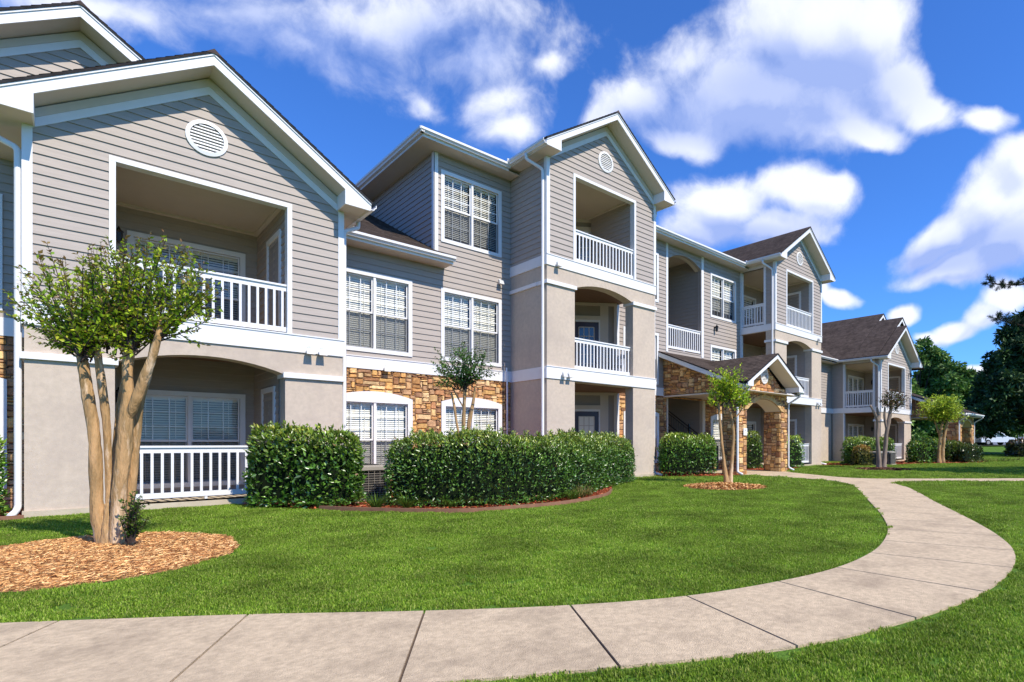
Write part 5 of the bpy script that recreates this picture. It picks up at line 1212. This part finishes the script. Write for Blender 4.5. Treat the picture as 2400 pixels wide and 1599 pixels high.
tint = nd(nt, 'ShaderNodeMix', data_type='RGBA', blend_type='MULTIPLY'); tint.inputs['Factor'].default_value = 1; tint.inputs['B'].default_value = (.36,.71,1.25,1)
lk(nt, sky.outputs[0], tint.inputs['A'])
tc = nd(nt, 'ShaderNodeTexCoord')
# drifting cumulus: soft ellipses on the sky sphere, broken up by noise
CL = [(900,50,460,110,0),(1080,150,190,105,.2),(1150,235,100,85,.4),(1185,300,55,50,.3),(720,120,250,70,-.35),(540,50,300,75,-.1),(1275,155,60,40,.3),(380,60,160,60,-.5),(1000,230,110,50,-.5),(230,20,260,50,0),
      (1620,160,165,88,.15),(1500,245,130,80,.3),(1430,290,80,50,.5),(1900,70,240,135,0),(2035,60,130,110,0),(2120,170,125,95,-.5),(2205,245,100,70,-.6),(1800,230,300,125,.05),(1650,310,150,60,.1),(2050,285,130,50,-.2),(2325,290,72,44,0),
      (1700,480,140,78,0),(1860,450,125,70,-.1),(1640,545,115,55,0),(1810,540,140,55,.05),(1940,445,50,42,0),
      (2330,480,140,110,.5),(2210,555,120,60,.4),(2390,390,90,60,.3),(2250,620,160,36,.1),(2390,560,110,85,0),
      (1965,690,60,28,-.2),(1915,668,40,32,0),(2120,712,58,26,.5),(2242,762,72,28,.1),(2312,735,60,36,.3),(2375,700,60,40,.2),(2178,768,46,20,-.3),(2290,862,64,15,0),
      (-900,200,500,160,0),(-700,600,350,120,0),(3000,300,400,160,0),(3300,700,500,100,0)]
def dirpx(x, y):
    u = (x-1468)/1289; v = (1037-y)/1289; return Vector((CA+u*SA, SA-u*CA, v)).normalized()
grp = bpy.data.node_groups.new('cloud_density', 'ShaderNodeTree')
grp.interface.new_socket('Vector', in_out='INPUT', socket_type='NodeSocketVector'); grp.interface.new_socket('Density', in_out='OUTPUT', socket_type='NodeSocketFloat')
gi = nd(grp, 'NodeGroupInput'); go = nd(grp, 'NodeGroupOutput')
n1 = nd(grp, 'ShaderNodeTexNoise'); n1.inputs['Scale'].default_value = 5; n1.inputs['Detail'].default_value = 4; lk(grp, gi.outputs[0], n1.inputs['Vector'])
vs_ = nd(grp, 'ShaderNodeVectorMath', operation='SUBTRACT'); vs_.inputs[1].default_value = (.5,.5,.5); lk(grp, n1.outputs['Color'], vs_.inputs[0])
vm = nd(grp, 'ShaderNodeVectorMath', operation='SCALE'); vm.inputs['Scale'].default_value = .10; lk(grp, vs_.outputs[0], vm.inputs[0])
va = nd(grp, 'ShaderNodeVectorMath', operation='ADD'); lk(grp, gi.outputs[0], va.inputs[0]); lk(grp, vm.outputs[0], va.inputs[1])
cur = None
for ci, (x, y, rx, ry, rot) in enumerate(CL):
    wt = .44 if ci < 11 else (.8 if ci < 21 else .85)
    c = dirpx(x, y); e = 8; a = (dirpx(x+e, y)-dirpx(x-e, y))/(2*e); b = (dirpx(x, y-e)-dirpx(x, y+e))/(2*e)
    # axes: major along the rotated screen-right tangent, kept orthogonal on the sphere
    U = (a*math.cos(rot)*1+b*math.sin(rot)); Vv = (b*math.cos(rot)-a*math.sin(rot)); lu, lv = U.length, Vv.length
    U = U.normalized(); Vv = (Vv-U*Vv.dot(U)).normalized(); N = U.cross(Vv)
    R = Matrix((U, Vv, N)).transposed().to_euler()
    mp = nd(grp, 'ShaderNodeMapping', vector_type='TEXTURE'); mp.inputs['Location'].default_value = c; mp.inputs['Rotation'].default_value = R
    mp.inputs['Scale'].default_value = (rx*lu*1.06, ry*lv*1.06, .5); lk(grp, va.outputs[0], mp.inputs[0])
    ln = nd(grp, 'ShaderNodeVectorMath', operation='LENGTH'); lk(grp, mp.outputs[0], ln.inputs[0])
    s = nd(grp, 'ShaderNodeMath', operation='MULTIPLY_ADD'); s.inputs[1].default_value = -wt; s.inputs[2].default_value = wt; lk(grp, ln.outputs['Value'], s.inputs[0])
    if cur is None: cur = s.outputs[0]
    else:
        m = nd(grp, 'ShaderNodeMath', operation='SMOOTH_MAX'); m.inputs[2].default_value = .25; lk(grp, cur, m.inputs[0]); lk(grp, s.outputs[0], m.inputs[1]); cur = m.outputs[0]
n2 = nd(grp, 'ShaderNodeTexNoise'); n2.inputs['Scale'].default_value = 7; n2.inputs['Detail'].default_value = 9; n2.inputs['Roughness'].default_value = .60; lk(grp, va.outputs[0], n2.inputs['Vector'])
ma = nd(grp, 'ShaderNodeMath', operation='MULTIPLY_ADD'); ma.inputs[1].default_value = 1.25; ma.inputs[2].default_value = -.63; lk(grp, n2.outputs['Fac'], ma.inputs[0])
ad = nd(grp, 'ShaderNodeMath', operation='ADD'); lk(grp, cur, ad.inputs[0]); lk(grp, ma.outputs[0], ad.inputs[1]); lk(grp, ad.outputs[0], go.inputs[0])
def grpn(vec):
    g_ = nd(nt, 'ShaderNodeGroup'); g_.node_tree = grp; lk(nt, vec, g_.inputs[0]); return g_.outputs[0]
D0 = grpn(tc.outputs['Generated'])
sh = nd(nt, 'ShaderNodeVectorMath', operation='ADD'); sh.inputs[1].default_value = (.020,-.016,.034); lk(nt, tc.outputs['Generated'], sh.inputs[0])
D1 = grpn(sh.outputs[0])
SHB = [(1850,215,310,125,0),(1610,270,190,85,.2),(1760,320,190,55,0),(700,110,420,95,-.3),(1060,110,170,100,0),(1740,560,210,52,0),(2330,585,180,80,.2),(2225,605,140,50,.2),(-700,300,500,150,0),(3100,400,400,150,0)]
cs = None
for (x, y, rx, ry, rot) in SHB:
    c = dirpx(x, y); e = 8; a = (dirpx(x+e, y)-dirpx(x-e, y))/(2*e); b = (dirpx(x, y-e)-dirpx(x, y+e))/(2*e)
    U = a*math.cos(rot)+b*math.sin(rot); Vv = b*math.cos(rot)-a*math.sin(rot); lu, lv = U.length, Vv.length
    U = U.normalized(); Vv = (Vv-U*Vv.dot(U)).normalized(); R = Matrix((U, Vv, U.cross(Vv))).transposed().to_euler()
    mp = nd(nt, 'ShaderNodeMapping', vector_type='TEXTURE'); mp.inputs['Location'].default_value = c; mp.inputs['Rotation'].default_value = R
    mp.inputs['Scale'].default_value = (rx*lu*1.15, ry*lv*1.15, .5); lk(nt, tc.outputs['Generated'], mp.inputs[0])
    ln = nd(nt, 'ShaderNodeVectorMath', operation='LENGTH'); lk(nt, mp.outputs[0], ln.inputs[0])
    s = nd(nt, 'ShaderNodeMath', operation='SUBTRACT'); s.inputs[0].default_value = 1; lk(nt, ln.outputs['Value'], s.inputs[1])
    if cs is None: cs = s.outputs[0]
    else:
        m = nd(nt, 'ShaderNodeMath', operation='SMOOTH_MAX'); m.inputs[2].default_value = .3; lk(nt, cs, m.inputs[0]); lk(nt, s.outputs[0], m.inputs[1]); cs = m.outputs[0]
def mr(src, a, b, c=0, d=1, smooth=True):
    m = nd(nt, 'ShaderNodeMapRange', interpolation_type='SMOOTHSTEP' if smooth else 'LINEAR'); m.inputs[1].default_value = a; m.inputs[2].default_value = b; m.inputs[3].default_value = c; m.inputs[4].default_value = d
    lk(nt, src, m.inputs[0]); return m.outputs[0]
alpha = mr(D0, -.04, .40, 0, .93)
df = nd(nt, 'ShaderNodeMath', operation='SUBTRACT'); lk(nt, D1, df.inputs[0]); lk(nt, D0, df.inputs[1]); sA = mr(df.outputs[0], -.30, .28); sB = mr(cs, -.15, .75)
avg = nd(nt, 'ShaderNodeMath', operation='MULTIPLY_ADD'); avg.inputs[1].default_value = .46; lk(nt, sA, avg.inputs[0])
h2 = nd(nt, 'ShaderNodeMath', operation='MULTIPLY'); h2.inputs[1].default_value = .74; lk(nt, sB, h2.inputs[0]); lk(nt, h2.outputs[0], avg.inputs[2]); shade = avg.outputs[0]
cc = nd(nt, 'ShaderNodeMix', data_type='RGBA'); lk(nt, shade, cc.inputs['Factor']); cc.inputs['A'].default_value = (5.6,5.8,6.5,1); cc.inputs['B'].default_value = (2.1,2.75,5.0,1)
mx = nd(nt, 'ShaderNodeMix', data_type='RGBA'); lk(nt, alpha, mx.inputs['Factor']); lk(nt, tint.outputs['Result'], mx.inputs['A']); lk(nt, cc.outputs['Result'], mx.inputs['B'])
lk(nt, mx.outputs['Result'], bg.inputs[0])
w.cycles.sampling_method = 'MANUAL'; w.cycles.sample_map_resolution = 512
cam = bpy.data.cameras.new('camera'); co = bpy.data.objects.new('camera', cam); COL.objects.link(co); S.camera = co
co.location = (0,0,1.117); co.rotation_euler = (math.radians(90), 0, -math.atan2(CA, SA)); cam.sensor_width = 36; cam.sensor_fit = 'HORIZONTAL'
cam.lens = 36*1289/2400; cam.shift_x = -(1468-1200)/2400; cam.shift_y = (1037-799.5)/2400; cam.clip_start = .05; cam.clip_end = 3000
S.view_settings.view_transform = 'Standard'; S.view_settings.look = 'None'; S.view_settings.exposure = .50; S.view_settings.gamma = 1
S.render.resolution_x, S.render.resolution_y = 1024, 682
S.cycles.transparent_max_bounces = 16; S.cycles.max_bounces = 7
